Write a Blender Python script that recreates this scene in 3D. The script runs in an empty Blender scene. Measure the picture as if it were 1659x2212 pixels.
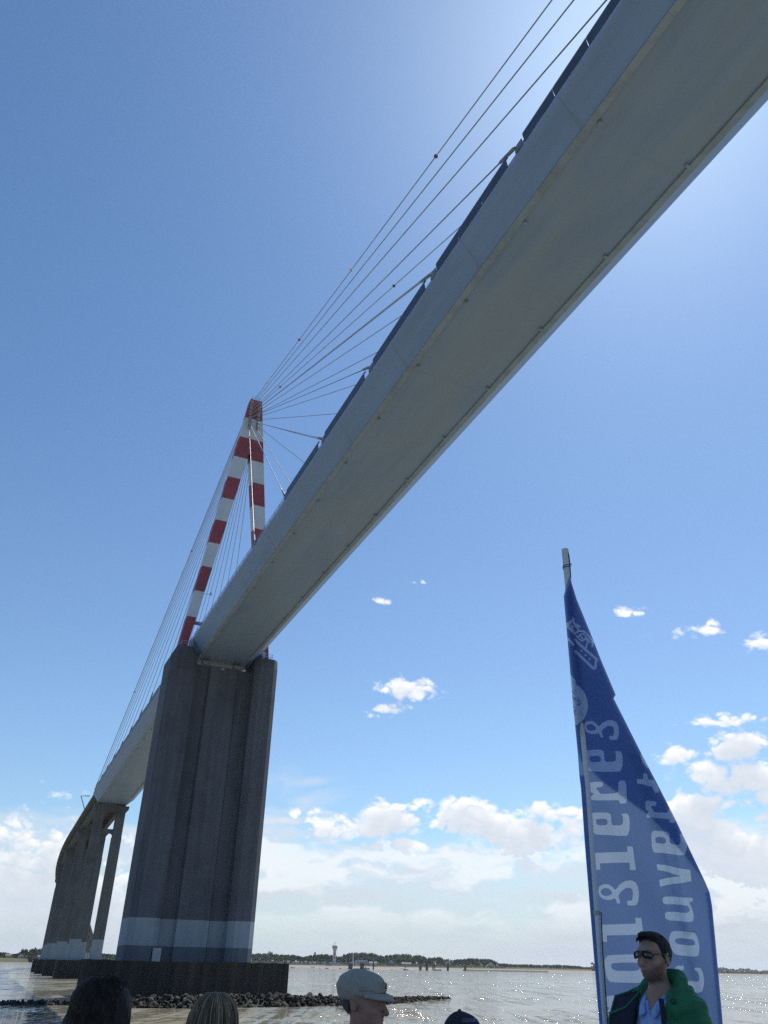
import bpy, bmesh, math, random
import numpy as np
from mathutils import Vector, Matrix, Euler
from mathutils.geometry import delaunay_2d_cdt
random.seed(7); RNG = np.random.default_rng(7)
S = bpy.context.scene; C = S.collection
R = math.radians

# ------------------------------------------------------------------ camera
EYE = 5.5                                   # eye height above the water (m); the camera stands on a boat
PITCH, ROLL, FPX = 0.528686, 0.0203194, 1678.86      # focal length for a picture 2212 units high
PW, PH = 1659.0, 2212.0
cp, sp = math.cos(PITCH), math.sin(PITCH); cr, sr = math.cos(ROLL), math.sin(ROLL)
_r = Vector((1, 0, 0)); _u = Vector((0, -sp, cp)); FWD = Vector((0, cp, sp))
RT = _r * cr + _u * sr; UP = -_r * sr + _u * cr
CAM = Vector((0, 0, EYE))
cam_d = bpy.data.cameras.new('camera'); cam = bpy.data.objects.new('camera', cam_d); C.objects.link(cam)
cam_d.sensor_fit = 'VERTICAL'; cam_d.sensor_height = 24.0; cam_d.lens = 24.0 * FPX / PH
cam_d.clip_start = 0.05; cam_d.clip_end = 60000
cam.matrix_world = Matrix(((RT.x, UP.x, -FWD.x, CAM.x), (RT.y, UP.y, -FWD.y, CAM.y), (RT.z, UP.z, -FWD.z, CAM.z), (0, 0, 0, 1)))
S.camera = cam

def ray(u, v):
    return (FWD + RT * ((u - PW / 2) / FPX) + UP * ((PH / 2 - v) / FPX)).normalized()
def azel(u, v):
    d = ray(u, v); return math.atan2(d.x, d.y), math.asin(d.z)
def at_dist(u, v, dist):                    # the point seen at (u, v), a known horizontal distance away
    d = ray(u, v); return CAM + d * (dist / math.hypot(d.x, d.y))
def az_of(u, v=2090): return azel(u, v)[0]
def polar(az, dist, z=0.0): return Vector((math.sin(az) * dist, math.cos(az) * dist, z))

# ------------------------------------------------------------------ helpers
def tag(o, label=None, cat=None, group=None, kind=None):
    if label: o['label'] = label
    if cat: o['category'] = cat
    if group: o['group'] = group
    if kind: o['kind'] = kind
    return o
ROOT = {}
def thing(name, label, cat, loc=(0, 0, 0), rotz=0.0, group=None):
    o = bpy.data.objects.new(name, None); C.objects.link(o)
    o.location = loc; o.rotation_euler = (0, 0, rotz); o.empty_display_size = 0.2
    tag(o, label, cat, group); ROOT[o] = Vector(loc)
    return o
class MB:
    def __init__(s): s.v = []; s.f = []; s.m = []
    def add(s, vs, fs, mi=0):
        o = len(s.v); s.v += [tuple(v) for v in vs]
        for f in fs: s.f.append(tuple(i + o for i in f)); s.m.append(mi)
    def box(s, c, ax, ay, az, mi=0):        # centre and three half-axis vectors
        c, ax, ay, az = Vector(c), Vector(ax), Vector(ay), Vector(az)
        vs = [c + ax * i + ay * j + az * k for i in (-1, 1) for j in (-1, 1) for k in (-1, 1)]
        s.add(vs, [(0, 1, 3, 2), (4, 6, 7, 5), (0, 4, 5, 1), (2, 3, 7, 6), (0, 2, 6, 4), (1, 5, 7, 3)], mi)
    def abox(s, x0, x1, y0, y1, z0, z1, mi=0):
        s.box(((x0 + x1) / 2, (y0 + y1) / 2, (z0 + z1) / 2), ((x1 - x0) / 2, 0, 0), (0, (y1 - y0) / 2, 0), (0, 0, (z1 - z0) / 2), mi)
    def loft(s, rings, mi=0, caps=True, mis=None, closed=True):
        n = len(rings[0]); o = len(s.v)
        for r in rings: s.v += [tuple(p) for p in r]
        for k in range(len(rings) - 1):
            for i in range(n if closed else n - 1):
                j = (i + 1) % n
                s.f.append((o + k * n + i, o + k * n + j, o + (k + 1) * n + j, o + (k + 1) * n + i)); s.m.append(mis[k] if mis else mi)
        if caps:
            s.f.append(tuple(o + i for i in reversed(range(n)))); s.m.append(mis[0] if mis else mi)
            s.f.append(tuple(o + (len(rings) - 1) * n + i for i in range(n))); s.m.append(mis[-1] if mis else mi)
    def tube(s, pts, rad, n=8, mi=0, caps=True):
        pts = [Vector(p) for p in pts]; rings = []
        rads = rad if isinstance(rad, (list, tuple)) else [rad] * len(pts)
        up = None
        for i, p in enumerate(pts):
            t = (pts[min(i + 1, len(pts) - 1)] - pts[max(i - 1, 0)]).normalized()
            if up is None:
                up = Vector((0, 0, 1)) if abs(t.z) < 0.9 else Vector((1, 0, 0))
            a = t.cross(up).normalized(); b = a.cross(t).normalized(); up = b
            rings.append([p + (a * math.cos(2 * math.pi * k / n) + b * math.sin(2 * math.pi * k / n)) * rads[i] for k in range(n)])
        s.loft(rings, mi, caps)
    def lathe(s, prof, c=(0, 0, 0), n=20, mi=0):       # (radius, z) profile
        c = Vector(c)
        s.loft([[c + Vector((r * math.cos(2 * math.pi * k / n), r * math.sin(2 * math.pi * k / n), z)) for k in range(n)] for r, z in prof], mi)
    def mesh(s, name, mats, smooth=False):
        me = bpy.data.meshes.new(name); me.from_pydata(s.v, [], s.f)
        for m in (mats if isinstance(mats, (list, tuple)) else [mats]): me.materials.append(m)
        me.polygons.foreach_set('material_index', s.m)
        if smooth: me.polygons.foreach_set('use_smooth', [True] * len(s.f))
        bm = bmesh.new(); bm.from_mesh(me); bmesh.ops.recalc_face_normals(bm, faces=bm.faces); bm.to_mesh(me); bm.free()
        me.update(); return me
    def build(s, name, mats, parent=None, smooth=False, local=False, label=None):
        if parent is not None and not local:
            b = root_loc(parent); s.v = [(v[0] - b.x, v[1] - b.y, v[2] - b.z) for v in s.v]
        o = bpy.data.objects.new(name, s.mesh(name, mats, smooth)); C.objects.link(o)
        if parent is not None: o.parent = parent
        if label: o['label'] = label
        return o
def root_loc(p):
    while p.parent is not None: p = p.parent
    return ROOT.get(p, Vector(p.location))
def dup(o, parent=None):
    c = o.copy(); C.objects.link(c); c.parent = parent
    for ch in list(o.children): dup(ch, c)
    return c
def auto_smooth(o, ang=40):
    o.data.polygons.foreach_set('use_smooth', [True] * len(o.data.polygons))
    bm = bmesh.new(); bm.from_mesh(o.data)
    for e in bm.edges:
        if len(e.link_faces) == 2 and e.calc_face_angle(0) > R(ang): e.smooth = False
    bm.to_mesh(o.data); bm.free()

# ------------------------------------------------------------------ materials
class NT:
    def __init__(s, tree): s.t = tree; s.L = tree.links.new
    def n(s, typ, ins=None, **kw):
        nd = s.t.nodes.new(typ)
        for k, v in kw.items(): setattr(nd, k, v)
        for k, v in (ins or {}).items():
            if isinstance(v, bpy.types.NodeSocket): s.L(v, nd.inputs[k])
            else: nd.inputs[k].default_value = v
        return nd
    def math(s, op, a, b=None, c=None, clamp=False):
        ins = {0: a}
        if b is not None: ins[1] = b
        if c is not None: ins[2] = c
        nd = s.n('ShaderNodeMath', ins, operation=op); nd.use_clamp = clamp
        return nd.outputs[0]
    def vmath(s, op, a, b=None, c=None):
        ins = {0: a}
        if b is not None: ins[1] = b
        if c is not None: ins[2] = c
        nd = s.n('ShaderNodeVectorMath', ins, operation=op)
        return nd.outputs['Value'] if op in ('LENGTH', 'DOT_PRODUCT', 'DISTANCE') else nd.outputs[0]
    def ramp(s, x, a, b, c=0.0, d=1.0, smooth=True):
        nd = s.n('ShaderNodeMapRange', {0: x, 1: a, 2: b, 3: c, 4: d}); nd.clamp = True
        if smooth: nd.interpolation_type = 'SMOOTHSTEP'
        return nd.outputs[0]
    def mix(s, f, a, b, blend='MIX'):
        nd = s.n('ShaderNodeMix', data_type='RGBA', blend_type=blend)
        for i, v in ((0, f), (6, a), (7, b)):
            if isinstance(v, bpy.types.NodeSocket): s.L(v, nd.inputs[i])
            else: nd.inputs[i].default_value = (v if i == 0 else (tuple(v) + (1,))[:4])
        return nd.outputs[2]
    def noise(s, vec, scale, detail=4, rough=0.55, dist=0.0):
        nd = s.n('ShaderNodeTexNoise', {'Scale': scale, 'Detail': detail, 'Roughness': rough, 'Distortion': dist})
        if vec is not None: s.L(vec, nd.inputs['Vector'])
        return nd.outputs['Fac']
    def scale(s, vec, sc):
        return s.vmath('MULTIPLY', vec, sc)
def newmat(name, col=(0.5, 0.5, 0.5), rough=0.7, metal=0.0, spec=0.3):
    m = bpy.data.materials.new(name); m.use_nodes = True
    b = m.node_tree.nodes['Principled BSDF']
    b.inputs['Base Color'].default_value = (*col, 1); b.inputs['Roughness'].default_value = rough
    b.inputs['Metallic'].default_value = metal; b.inputs['Specular IOR Level'].default_value = spec
    return m, NT(m.node_tree), b
def noisy(name, col, col2, scale=1.0, stretch=(1, 1, 1), rough=0.75, spec=0.25, lo=0.35, hi=0.7, detail=5, bump=0.0, bscale=None, metal=0.0):
    m, t, b = newmat(name, col, rough, metal, spec)
    tc = t.n('ShaderNodeTexCoord').outputs['Object']
    v = t.scale(tc, stretch)
    f = t.ramp(t.noise(v, scale, detail), lo, hi)
    t.L(t.mix(f, col, col2), b.inputs['Base Color'])
    if bump:
        bp = t.n('ShaderNodeBump', {'Strength': 1.0, 'Distance': bump, 'Height': t.noise(v, bscale or scale * 4, 4)})
        t.L(bp.outputs[0], b.inputs['Normal'])
    return m
M = {}
# painted steel of the box girder: the UV map runs along the bridge (metres) and round the section
m, t, b = newmat('deck_paint', rough=0.5, spec=0.35)
uv = t.n('ShaderNodeUVMap'); uvv = uv.outputs[0]
sx = t.n('ShaderNodeSeparateXYZ', {0: uvv})
U, V = sx.outputs[0], sx.outputs[1]
n1 = t.noise(t.scale(uvv, (0.05, 0.5, 1)), 1.0, 6, 0.6)
n2 = t.noise(t.scale(uvv, (0.02, 0.16, 1)), 1.0, 3, 0.5)
n3 = t.noise(t.scale(uvv, (0.9, 0.9, 1)), 1.0, 5, 0.6)
base = t.mix(t.ramp(n1, 0.35, 0.72), (0.205, 0.30, 0.475), (0.172, 0.252, 0.405))
base = t.mix(t.ramp(n2, 0.40, 0.60, 0, 0.5), base, (0.20, 0.275, 0.40))
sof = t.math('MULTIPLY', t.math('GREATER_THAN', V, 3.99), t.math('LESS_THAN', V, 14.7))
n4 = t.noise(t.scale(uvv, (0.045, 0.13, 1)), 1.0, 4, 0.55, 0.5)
base = t.mix(t.math('MULTIPLY', sof, t.ramp(n4, 0.40, 0.62, 0.5, 0.0)), base, (0.225, 0.295, 0.39))  # paler soffit patches: light bounced off the water, painted into the colour
base = t.mix(t.math('MULTIPLY', sof, t.ramp(n4, 0.50, 0.70, 0.0, 0.45)), base, (0.15, 0.225, 0.37))  # darker bluish soffit patches: shade between the bounced light, painted into the colour
base = t.mix(t.ramp(n3, 0.5, 0.8, 0, 0.25), base, (0.18, 0.24, 0.32))
dj = t.math('PINGPONG', t.math('ADD', U, 1000 * 15.95 - 50.5), 15.95 / 2)      # welded site joints, one per stay spacing
wj = t.math('MULTIPLY_ADD', t.math('PINGPONG', V, 3.97), 0.09, 0.05)
jf = t.math('SUBTRACT', 1.0, t.math('DIVIDE', dj, wj), clamp=True)
base = t.mix(t.math('MULTIPLY', t.ramp(jf, 0.0, 0.8), t.math('MULTIPLY_ADD', sof, -0.27, 0.42)), base, (0.15, 0.19, 0.25))
dl = t.math('PINGPONG', t.math('ADD', V, -3.97 + 100 * 2.71), 2.71 / 2)
base = t.mix(t.ramp(dl, 0.0, 0.06, 0.16, 0.0), base, (0.2, 0.25, 0.3))
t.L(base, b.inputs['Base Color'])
bp = t.n('ShaderNodeBump', {'Strength': 0.35, 'Distance': 0.05, 'Height': t.noise(t.scale(uvv, (0.35, 0.7, 1)), 1.0, 3)})
t.L(bp.outputs[0], b.inputs['Normal'])
M['deck'] = m
M['fascia'] = noisy('fascia_paint', (0.27, 0.38, 0.62), (0.22, 0.31, 0.52), 0.4, rough=0.5)
M['screen'] = noisy('wind_screen_metal', (0.055, 0.08, 0.135), (0.04, 0.058, 0.10), 0.6, rough=0.45, spec=0.4)
M['rail'] = noisy('rail_steel', (0.26, 0.33, 0.41), (0.20, 0.26, 0.33), 0.7)
M['asphalt'] = noisy('asphalt', (0.05, 0.05, 0.052), (0.06, 0.06, 0.06), 1.0)
M['red'] = noisy('red_paint', (0.31, 0.06, 0.075), (0.235, 0.052, 0.066), 0.25, rough=0.5, spec=0.35)
M['white'] = noisy('white_paint', (0.58, 0.62, 0.66), (0.50, 0.54, 0.58), 0.25, rough=0.5, spec=0.35)
M['cable'] = noisy('cable_sheath', (0.20, 0.22, 0.25), (0.28, 0.30, 0.32), 0.3, rough=0.35, spec=0.5)
M['socket'] = noisy('socket_steel', (0.42, 0.44, 0.46), (0.28, 0.29, 0.30), 1.2, rough=0.45, metal=0.2)
M['socket2'] = noisy('galvanised_fork', (0.20, 0.24, 0.30), (0.14, 0.17, 0.22), 1.2, rough=0.5)
M['ball'] = noisy('marker_orange', (0.26, 0.07, 0.045), (0.20, 0.06, 0.04), 2.0, rough=0.5)
M['ballw'] = noisy('marker_white', (0.7, 0.66, 0.6), (0.6, 0.56, 0.5), 2.0, rough=0.5)
def concrete(name, c1, c2, c3):
    m, t, b = newmat(name, c1, 0.85, 0, 0.2)
    tc = t.n('ShaderNodeTexCoord').outputs['Object']
    st = t.noise(t.scale(tc, (0.9, 0.9, 0.035)), 1.0, 6, 0.6)           # rain streaks run down
    bl = t.noise(tc, 0.16, 5, 0.6)
    lf = t.noise(t.scale(tc, (0.12, 0.12, 0.55)), 1.0, 3, 0.5)          # pour lifts
    fine = t.noise(tc, 1.6, 6, 0.65)
    c = t.mix(t.ramp(st, 0.36, 0.66), c1, c2)
    c = t.mix(t.ramp(bl, 0.45, 0.68, 0, 0.55), c, c3)
    c = t.mix(t.ramp(lf, 0.55, 0.72, 0, 0.30), c, c2)
    c = t.mix(t.ramp(fine, 0.58, 0.75, 0, 0.35), c, c3)
    z = t.n('ShaderNodeSeparateXYZ', {0: tc}).outputs[2]
    dl = t.math('PINGPONG', t.math('ADD', z, 100.0), 1.5)
    c = t.mix(t.ramp(dl, 0.0, 0.07, 0.25, 0.0), c, c3)                  # formwork joints
    t.L(c, b.inputs['Base Color'])
    bp = t.n('ShaderNodeBump', {'Strength': 0.6, 'Distance': 0.08, 'Height': t.noise(t.scale(tc, (1, 1, 0.3)), 0.9, 5)})
    t.L(bp.outputs[0], b.inputs['Normal'])
    return m
M['conc'] = concrete('weathered_concrete', (0.115, 0.127, 0.150), (0.088, 0.097, 0.115), (0.064, 0.070, 0.083))
M['conc2'] = concrete('viaduct_concrete', (0.135, 0.142, 0.145), (0.10, 0.106, 0.11), (0.072, 0.078, 0.082))
M['band'] = concrete('pale_painted_concrete', (0.29, 0.33, 0.38), (0.25, 0.285, 0.33), (0.22, 0.25, 0.29))
M['foot'] = concrete('splash_zone_concrete', (0.13, 0.145, 0.17), (0.105, 0.118, 0.137), (0.085, 0.095, 0.11))
M['pile'] = noisy('rusted_sheet_pile', (0.035, 0.033, 0.034), (0.055, 0.048, 0.042), 0.5, (1, 1, 0.15), rough=0.9, spec=0.15, bump=0.05)
M['cap'] = noisy('pale_cap', (0.45, 0.45, 0.43), (0.25, 0.25, 0.24), 0.8)
M['plate'] = noisy('notice_plate', (0.42, 0.43, 0.44), (0.35, 0.36, 0.37), 1.2)
M['rock'] = noisy('wet_rock', (0.04, 0.037, 0.032), (0.015, 0.014, 0.013), 0.9, rough=0.85, lo=0.4, hi=0.62, bump=0.12, bscale=2.5)
M['rock2'] = noisy('dry_rock', (0.10, 0.09, 0.074), (0.04, 0.036, 0.03), 0.8, rough=0.9, lo=0.4, hi=0.62, bump=0.12, bscale=2.5)
M['rockbase'] = noisy('weed_covered_rubble', (.022, .02, .017), (.012, .011, .0095), 1.2, rough=.9, lo=.4, hi=.62, bump=.4, bscale=1.6)
M['sand'] = noisy('beach_sand', (0.27, 0.235, 0.19), (0.225, 0.195, 0.16), 0.02, rough=0.95)
M['land'] = noisy('rough_grass', (0.085, 0.095, 0.045), (0.12, 0.11, 0.06), 0.02, rough=0.95)
M['weed'] = noisy('weedy_rock_shelf', (0.06, 0.055, 0.045), (0.10, 0.085, 0.06), 0.05, rough=0.95)
for k, (a, b_) in dict(leaf_a=((0.042, 0.062, 0.024), (0.075, 0.095, 0.035)), leaf_b=((0.035, 0.05, 0.026), (0.06, 0.075, 0.034)), leaf_c=((0.07, 0.095, 0.03), (0.10, 0.12, 0.045)),
                       pine=((0.028, 0.045, 0.026), (0.05, 0.065, 0.03))).items():
    M[k] = noisy(k, a, b_, 0.35, rough=0.8)
M['bark'] = noisy('bark', (0.10, 0.08, 0.06), (0.07, 0.055, 0.04), 0.6)
M['wall_w'] = noisy('white_render', (0.52, 0.51, 0.49), (0.44, 0.43, 0.41), 0.2)
M['wall_g'] = noisy('grey_render', (0.42, 0.43, 0.44), (0.34, 0.35, 0.36), 0.2)
M['tile'] = noisy('clay_tile', (0.25, 0.185, 0.145), (0.20, 0.15, 0.12), 0.6)
M['slate'] = noisy('slate_roof', (0.20, 0.21, 0.23), (0.15, 0.16, 0.18), 0.6)
M['glass'] = newmat('window_glass', (0.05, 0.06, 0.075), 0.15, 0, 0.6)[0]
M['timber'] = noisy('tarred_timber', (0.032, 0.03, 0.03), (0.05, 0.045, 0.04), 0.6)
M['hullw'] = noisy('white_hull', (0.6, 0.61, 0.62), (0.5, 0.51, 0.52), 0.5)
M['hulld'] = noisy('dark_hull', (0.09, 0.11, 0.15), (0.07, 0.08, 0.11), 0.5)
M['hullr'] = noisy('red_hull', (0.30, 0.10, 0.07), (0.24, 0.09, 0.07), 0.5)
M['ramp'] = noisy('concrete_ramp', (0.45, 0.43, 0.39), (0.36, 0.345, 0.31), 0.1)

# water: turbid estuary
m, t, b = newmat('estuary_water', (0.12, 0.105, 0.07), 0.08, 0, 0.5)
b.inputs['IOR'].default_value = 1.33
tc = t.n('ShaderNodeTexCoord').outputs['Object']
big = t.noise(t.scale(tc, (0.010, 0.028, 1)), 1.0, 4, 0.6)
c = t.mix(t.ramp(big, 0.35, 0.68), (0.27, 0.25, 0.18), (0.215, 0.204, 0.15))
t.L(c, b.inputs['Base Color'])
def nvec(sc, detail, rough, dist, off):
    nd = t.n('ShaderNodeTexNoise', {'Scale': 1.0, 'Detail': detail, 'Roughness': rough, 'Distortion': dist, 'Vector': t.vmath('MULTIPLY_ADD', tc, sc, off)})
    return t.vmath('SUBTRACT', nd.outputs['Color'], (.5, .5, .5))
sw = t.noise(t.scale(tc, (0.022, 0.06, 1)), 1.0, 3, 0.5, 0.6)          # gusts: patches of rougher and calmer water
amp = t.ramp(sw, .32, .68, .62, 1.15)
nv = None
for sc, det, dist, off, am in (((.035, .012, 1), 2, .4, (3, 1, 0), (.35, .75, 0)), ((.16, .030, 1), 2, .5, (8, 2, 1), (.45, .75, 0)), ((1.5, .10, 1), 2, .3, (5, 6, 3), (.55, .85, 0)), ((.5, .02, 1), 2, .3, (2, 8, 4), (.9, 1.4, 0)), ((.10, .26, 1), 3, .8, (3, 1, 0), (.45, .7, 0)),
                              ((.42, .9, 1), 4, .7, (9, 4, 2), (1.15, 1.7, 0)), ((2.2, 3.6, 1), 3, .4, (1, 7, 5), (1.0, 1.4, 0))):
    q = t.vmath('MULTIPLY', nvec(sc, det, .58, dist, off), am)
    nv = q if nv is None else t.vmath('ADD', nv, q)
sc_ = t.n('ShaderNodeVectorMath', {0: nv, 'Scale': amp}, operation='SCALE').outputs[0]
nrm = t.vmath('NORMALIZE', t.vmath('ADD', sc_, (0, 0, 1)))
t.L(nrm, b.inputs['Normal'])
b.inputs['Roughness'].default_value = .075; b.inputs['Specular IOR Level'].default_value = .38
M['water'] = m

# ------------------------------------------------------------------ sun and sky
SUN_AZ, SUN_EL = R(31.0), R(58.8)
SD = Vector((math.sin(SUN_AZ) * math.cos(SUN_EL), math.cos(SUN_AZ) * math.cos(SUN_EL), math.sin(SUN_EL)))
sl = bpy.data.lights.new('sun', 'SUN'); sl.energy = 4.0; sl.angle = R(0.53); sl.color = (1.0, 0.95, 0.87)
so = bpy.data.objects.new('sun', sl); C.objects.link(so); so.rotation_euler = SD.to_track_quat('Z', 'Y').to_euler(); so.location = (0, 0, 300)
W = bpy.data.worlds.new('World'); S.world = W; W.use_nodes = True
W.node_tree.nodes.clear(); t = NT(W.node_tree)
STR = 0.1
sky = t.n('ShaderNodeTexSky'); sky.sky_type = 'NISHITA'; sky.sun_disc = False
sky.sun_elevation = SUN_EL; sky.sun_rotation = SUN_AZ; sky.altitude = 0; sky.air_density = 1.0; sky.dust_density = 0.5; sky.ozone_density = 3.5
gen = t.n('ShaderNodeTexCoord').outputs['Generated']
gx = t.n('ShaderNodeSeparateXYZ', {0: gen})
az = t.math('MULTIPLY', t.math('ARCTAN2', gx.outputs[0], gx.outputs[1]), 57.29578)
el = t.math('MULTIPLY', t.math('ARCSINE', gx.outputs[2]), 57.29578)
P = t.n('ShaderNodeCombineXYZ', {0: az, 1: el, 2: 0.0}).outputs[0]
# cumulus banks: centre and half size of each, as picture coordinates turned into compass bearing and height
BL = [(40, 1960, 230, 170, 1.25), (110, 1850, 130, 70, 1.1), (-60, 1930, 160, 120, 1.1), (255, 1950, 110, 110, 1.0),
      (880, 1490, 62, 24, .8), (850, 1534, 48, 22, .8), (1640, 1386, 45, 22, .85), (1362, 1322, 46, 12, .55), (1530, 1362, 40, 12, .5), (800, 1297, 22, 8, .5), (908, 1261, 14, 8, .45), (984, 1240, 10, 6, .4),
      (1570, 1556, 66, 15, .75), (1465, 1626, 48, 20, .8), (1600, 1615, 84, 38, 1.05), (1590, 1680, 110, 46, 1.0), (1650, 1700, 60, 60, 1.0), (1530, 1665, 44, 26, .85),
      (1500, 1755, 80, 42, 1.1), (1550, 1790, 70, 40, .9), (1650, 1770, 50, 60, .9), (1590, 1850, 150, 60, 1.15), (1660, 1900, 150, 70, 1.1), (1420, 1880, 80, 40, .8),
      (780, 1785, 120, 24, .95), (840, 1765, 70, 30, .95), (715, 1790, 50, 22, .8), (900, 1744, 38, 15, .75), (858, 1832, 62, 22, .85), (640, 1757, 18, 10, .6), (690, 1757, 28, 12, .6),
      (1070, 1785, 118, 44, 1.15), (1005, 1752, 60, 20, .9), (1150, 1810, 70, 40, 1.05), (1186, 1757, 80, 24, .9), (1010, 1840, 34, 15, .7), (1120, 1838, 26, 15, .7), (1145, 1868, 22, 12, .6), (955, 1778, 26, 10, .6), (790, 1868, 30, 16, .6),
      (1250, 1790, 30, 40, .7), (1340, 1800, 90, 30, .8)]
# cloud field over the part of the sky the clouds stand in: bearing A0..A1 and height E0..E1 (degrees), computed here from noise
A0, A1, E0, E1, NW, NH = -34.0, 36.0, -1.0, 27.0, 1800, 720
def vnoise(xx, yy, seed):
    r = np.random.default_rng(seed).random((257, 257)).astype(np.float32)
    xi = np.floor(xx).astype(int); yi = np.floor(yy).astype(int)
    fx = xx - xi; fy = yy - yi
    fx = fx * fx * fx * (fx * (fx * 6 - 15) + 10); fy = fy * fy * fy * (fy * (fy * 6 - 15) + 10)
    xi %= 256; yi %= 256
    a = r[yi, xi]; b_ = r[yi, xi + 1]; c_ = r[yi + 1, xi]; d_ = r[yi + 1, xi + 1]
    return (a + (b_ - a) * fx) * (1 - fy) + (c_ + (d_ - c_) * fx) * fy
def fbm(xx, yy, seed, oct_=6, gain=0.52, billow=False):
    s = np.zeros_like(xx); a = 1.0; tot = 0
    for o_ in range(oct_):
        ca, sa = math.cos(0.6 * o_ + .3), math.sin(0.6 * o_ + .3)
        n_ = vnoise((xx * ca - yy * sa) * 2 ** o_ + 17.3 * o_ + 90, (xx * sa + yy * ca) * 2 ** o_ + 5.1 * o_ + 120, seed + o_)
        if billow: n_ = np.abs(2 * n_ - 1)
        s += a * n_; tot += a; a *= gain
    return s / tot
def sstep(a, b_, v):
    q = np.clip((v - a) / (b_ - a), 0, 1); return q * q * (3 - 2 * q)
def cloud_field():
    aa, ee = np.meshgrid(np.linspace(A0, A1, NW, dtype=np.float32), np.linspace(E0, E1, NH, dtype=np.float32))
    wx = (fbm(aa * .5, ee * .8, 40, 4) - .5) * 1.6; wy = (fbm(aa * .5, ee * .8, 50, 4) - .5) * 1.2
    f1 = fbm(aa * .42 + wx * .3, ee * .75 + wy * .3, 3, 6, .5)
    f2 = fbm(aa * .95 + wx * .4, ee * 1.5 + wy * .4, 23, 5, .55, True)
    edge = (f1 - .5) * 2.2 + (f2 - .38) * 1.7
    mk = np.full_like(aa, -1.0)
    for u, v, su, sv, amp in BL:
        a0, e0 = (math.degrees(q) for q in azel(u, v))
        ra = max(abs(math.degrees(azel(u + su, v)[0]) - a0), .05); re = max(abs(math.degrees(azel(u, v - sv)[1]) - e0), .05)
        dy = (ee + wy * .25 - e0) / re
        dy = np.where(dy < 0, dy * 1.15, dy)
        q = np.hypot((aa + wx * .3 - a0) / ra, dy)
        mk = np.maximum(mk, amp * (1.0 - q * .86))
    raw = mk + edge * np.clip(.55 + .25 * (mk + .5), .25, .75)
    dens = sstep(-.03, .50, raw) * (.88 + .12 * sstep(.3, .8, raw))
    # light comes from above: march up through the cloud
    thick = np.clip(raw - .1, 0, 1.2)
    shade = np.zeros_like(thick); step = (E1 - E0) / NH
    for k_ in range(1, 64, 2):
        sh = np.zeros_like(thick); sx_ = int(k_ * .25)
        sh[:-k_, :NW - sx_] = thick[k_:, sx_:]
        shade += sh * step * 2
    lit = np.exp(-2.2 * shade) * .85 + .22
    lit = lit * (.98 + .8 * (f2 - .38) + .6 * (fbm(aa * .9 + wx, ee * 1.5 + wy, 33, 5) - .5))
    st_ = fbm(aa * .085 + wx * .05, ee * .55 + wy * .2, 70, 7, .6)
    st2 = fbm(aa * .5, ee * 1.6, 77, 6, .58)
    top = 8.6 - .06 * np.abs(aa + 8) + (st_ - .5) * 7 + (st2 - .5) * 2.0
    veil = sstep(1.4, -1.2, ee - top) * np.clip(.56 + (st_ - .45) * 1.5 + (st2 - .5) * .6, .1, 1.0)
    veil *= .35 + .65 * sstep(-30, -13, aa)
    soft = sstep(.44, .66, fbm(aa * .22 + wx * .5, ee * .75 + wy * .5, 61, 6, .55)) * sstep(1.5, 3.5, ee) * sstep(9.6, 6.5, ee + wy * 1.5) * sstep(-16, -11, aa)
    dens = np.maximum(dens, soft * .62); lit = np.where(soft * .62 >= dens - 1e-6, .9, lit)
    w_ = np.zeros_like(aa)
    for u, v, su, sv, amp, ang in ((650, 1735, 130, 26, .8, 14), (610, 1700, 60, 60, .5, 0), (660, 1690, 90, 14, .6, 8), (600, 1815, 40, 60, .6, -30), (700, 1850, 130, 24, .5, 0)):
        a0, e0 = (math.degrees(q) for q in azel(u, v)); ra = abs(math.degrees(azel(u + su, v)[0]) - a0); re = abs(math.degrees(azel(u, v - sv)[1]) - e0)
        ca, sa = math.cos(R(ang)), math.sin(R(ang)); x_ = (aa - a0) * ca + (ee - e0) * sa; y_ = -(aa - a0) * sa + (ee - e0) * ca
        w_ = np.maximum(w_, amp * np.clip(1 - np.hypot(x_ / ra, y_ / re), 0, 1))
    w_ *= np.clip((fbm(aa * .35 + wx * .4, ee * .9 + wy * .4, 90, 6, .6) - .28) * 2.6, 0, 1.4)
    return dens, np.clip(lit, 0, 1), veil, np.clip(w_, 0, 1)

ci = bpy.data.images.new('cloud_field', NW, NH, alpha=True, float_buffer=True, is_data=True)
ci.pixels.foreach_set(np.ascontiguousarray(np.stack(cloud_field(), -1), dtype=np.float32).ravel()); ci.update()
ci.alpha_mode = 'CHANNEL_PACKED'
cuv = t.n('ShaderNodeCombineXYZ', {0: t.ramp(az, A0, A1, smooth=False), 1: t.ramp(el, E0, E1, smooth=False), 2: 0.0}).outputs[0]
ct = t.n('ShaderNodeTexImage', {'Vector': cuv}); ct.image = ci; ct.interpolation = 'Cubic'; ct.extension = 'EXTEND'
cs = t.n('ShaderNodeSeparateColor', {0: ct.outputs[0]}).outputs
fade = t.math('MULTIPLY', t.ramp(az, A0, A0 + 4), t.ramp(az, A1 - 2, A1, 1, 0))
dens = t.math('MULTIPLY', cs[0], fade)
k = 1 / STR
white = t.mix(cs[1], (0.44 * k, 0.50 * k, 0.58 * k), (0.78 * k, 0.785 * k, 0.80 * k))
colr = t.mix(1.0, sky.outputs[0], t.mix(t.ramp(el, 8.0, 50.0), (0.84, 0.95, 0.99), (0.66, 0.85, 0.97)), 'MULTIPLY')
colr = t.mix(t.ramp(el, -1.0, 8.0, 0.6, 0.0), colr, (0.43 * k, 0.50 * k, 0.57 * k))
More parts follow.
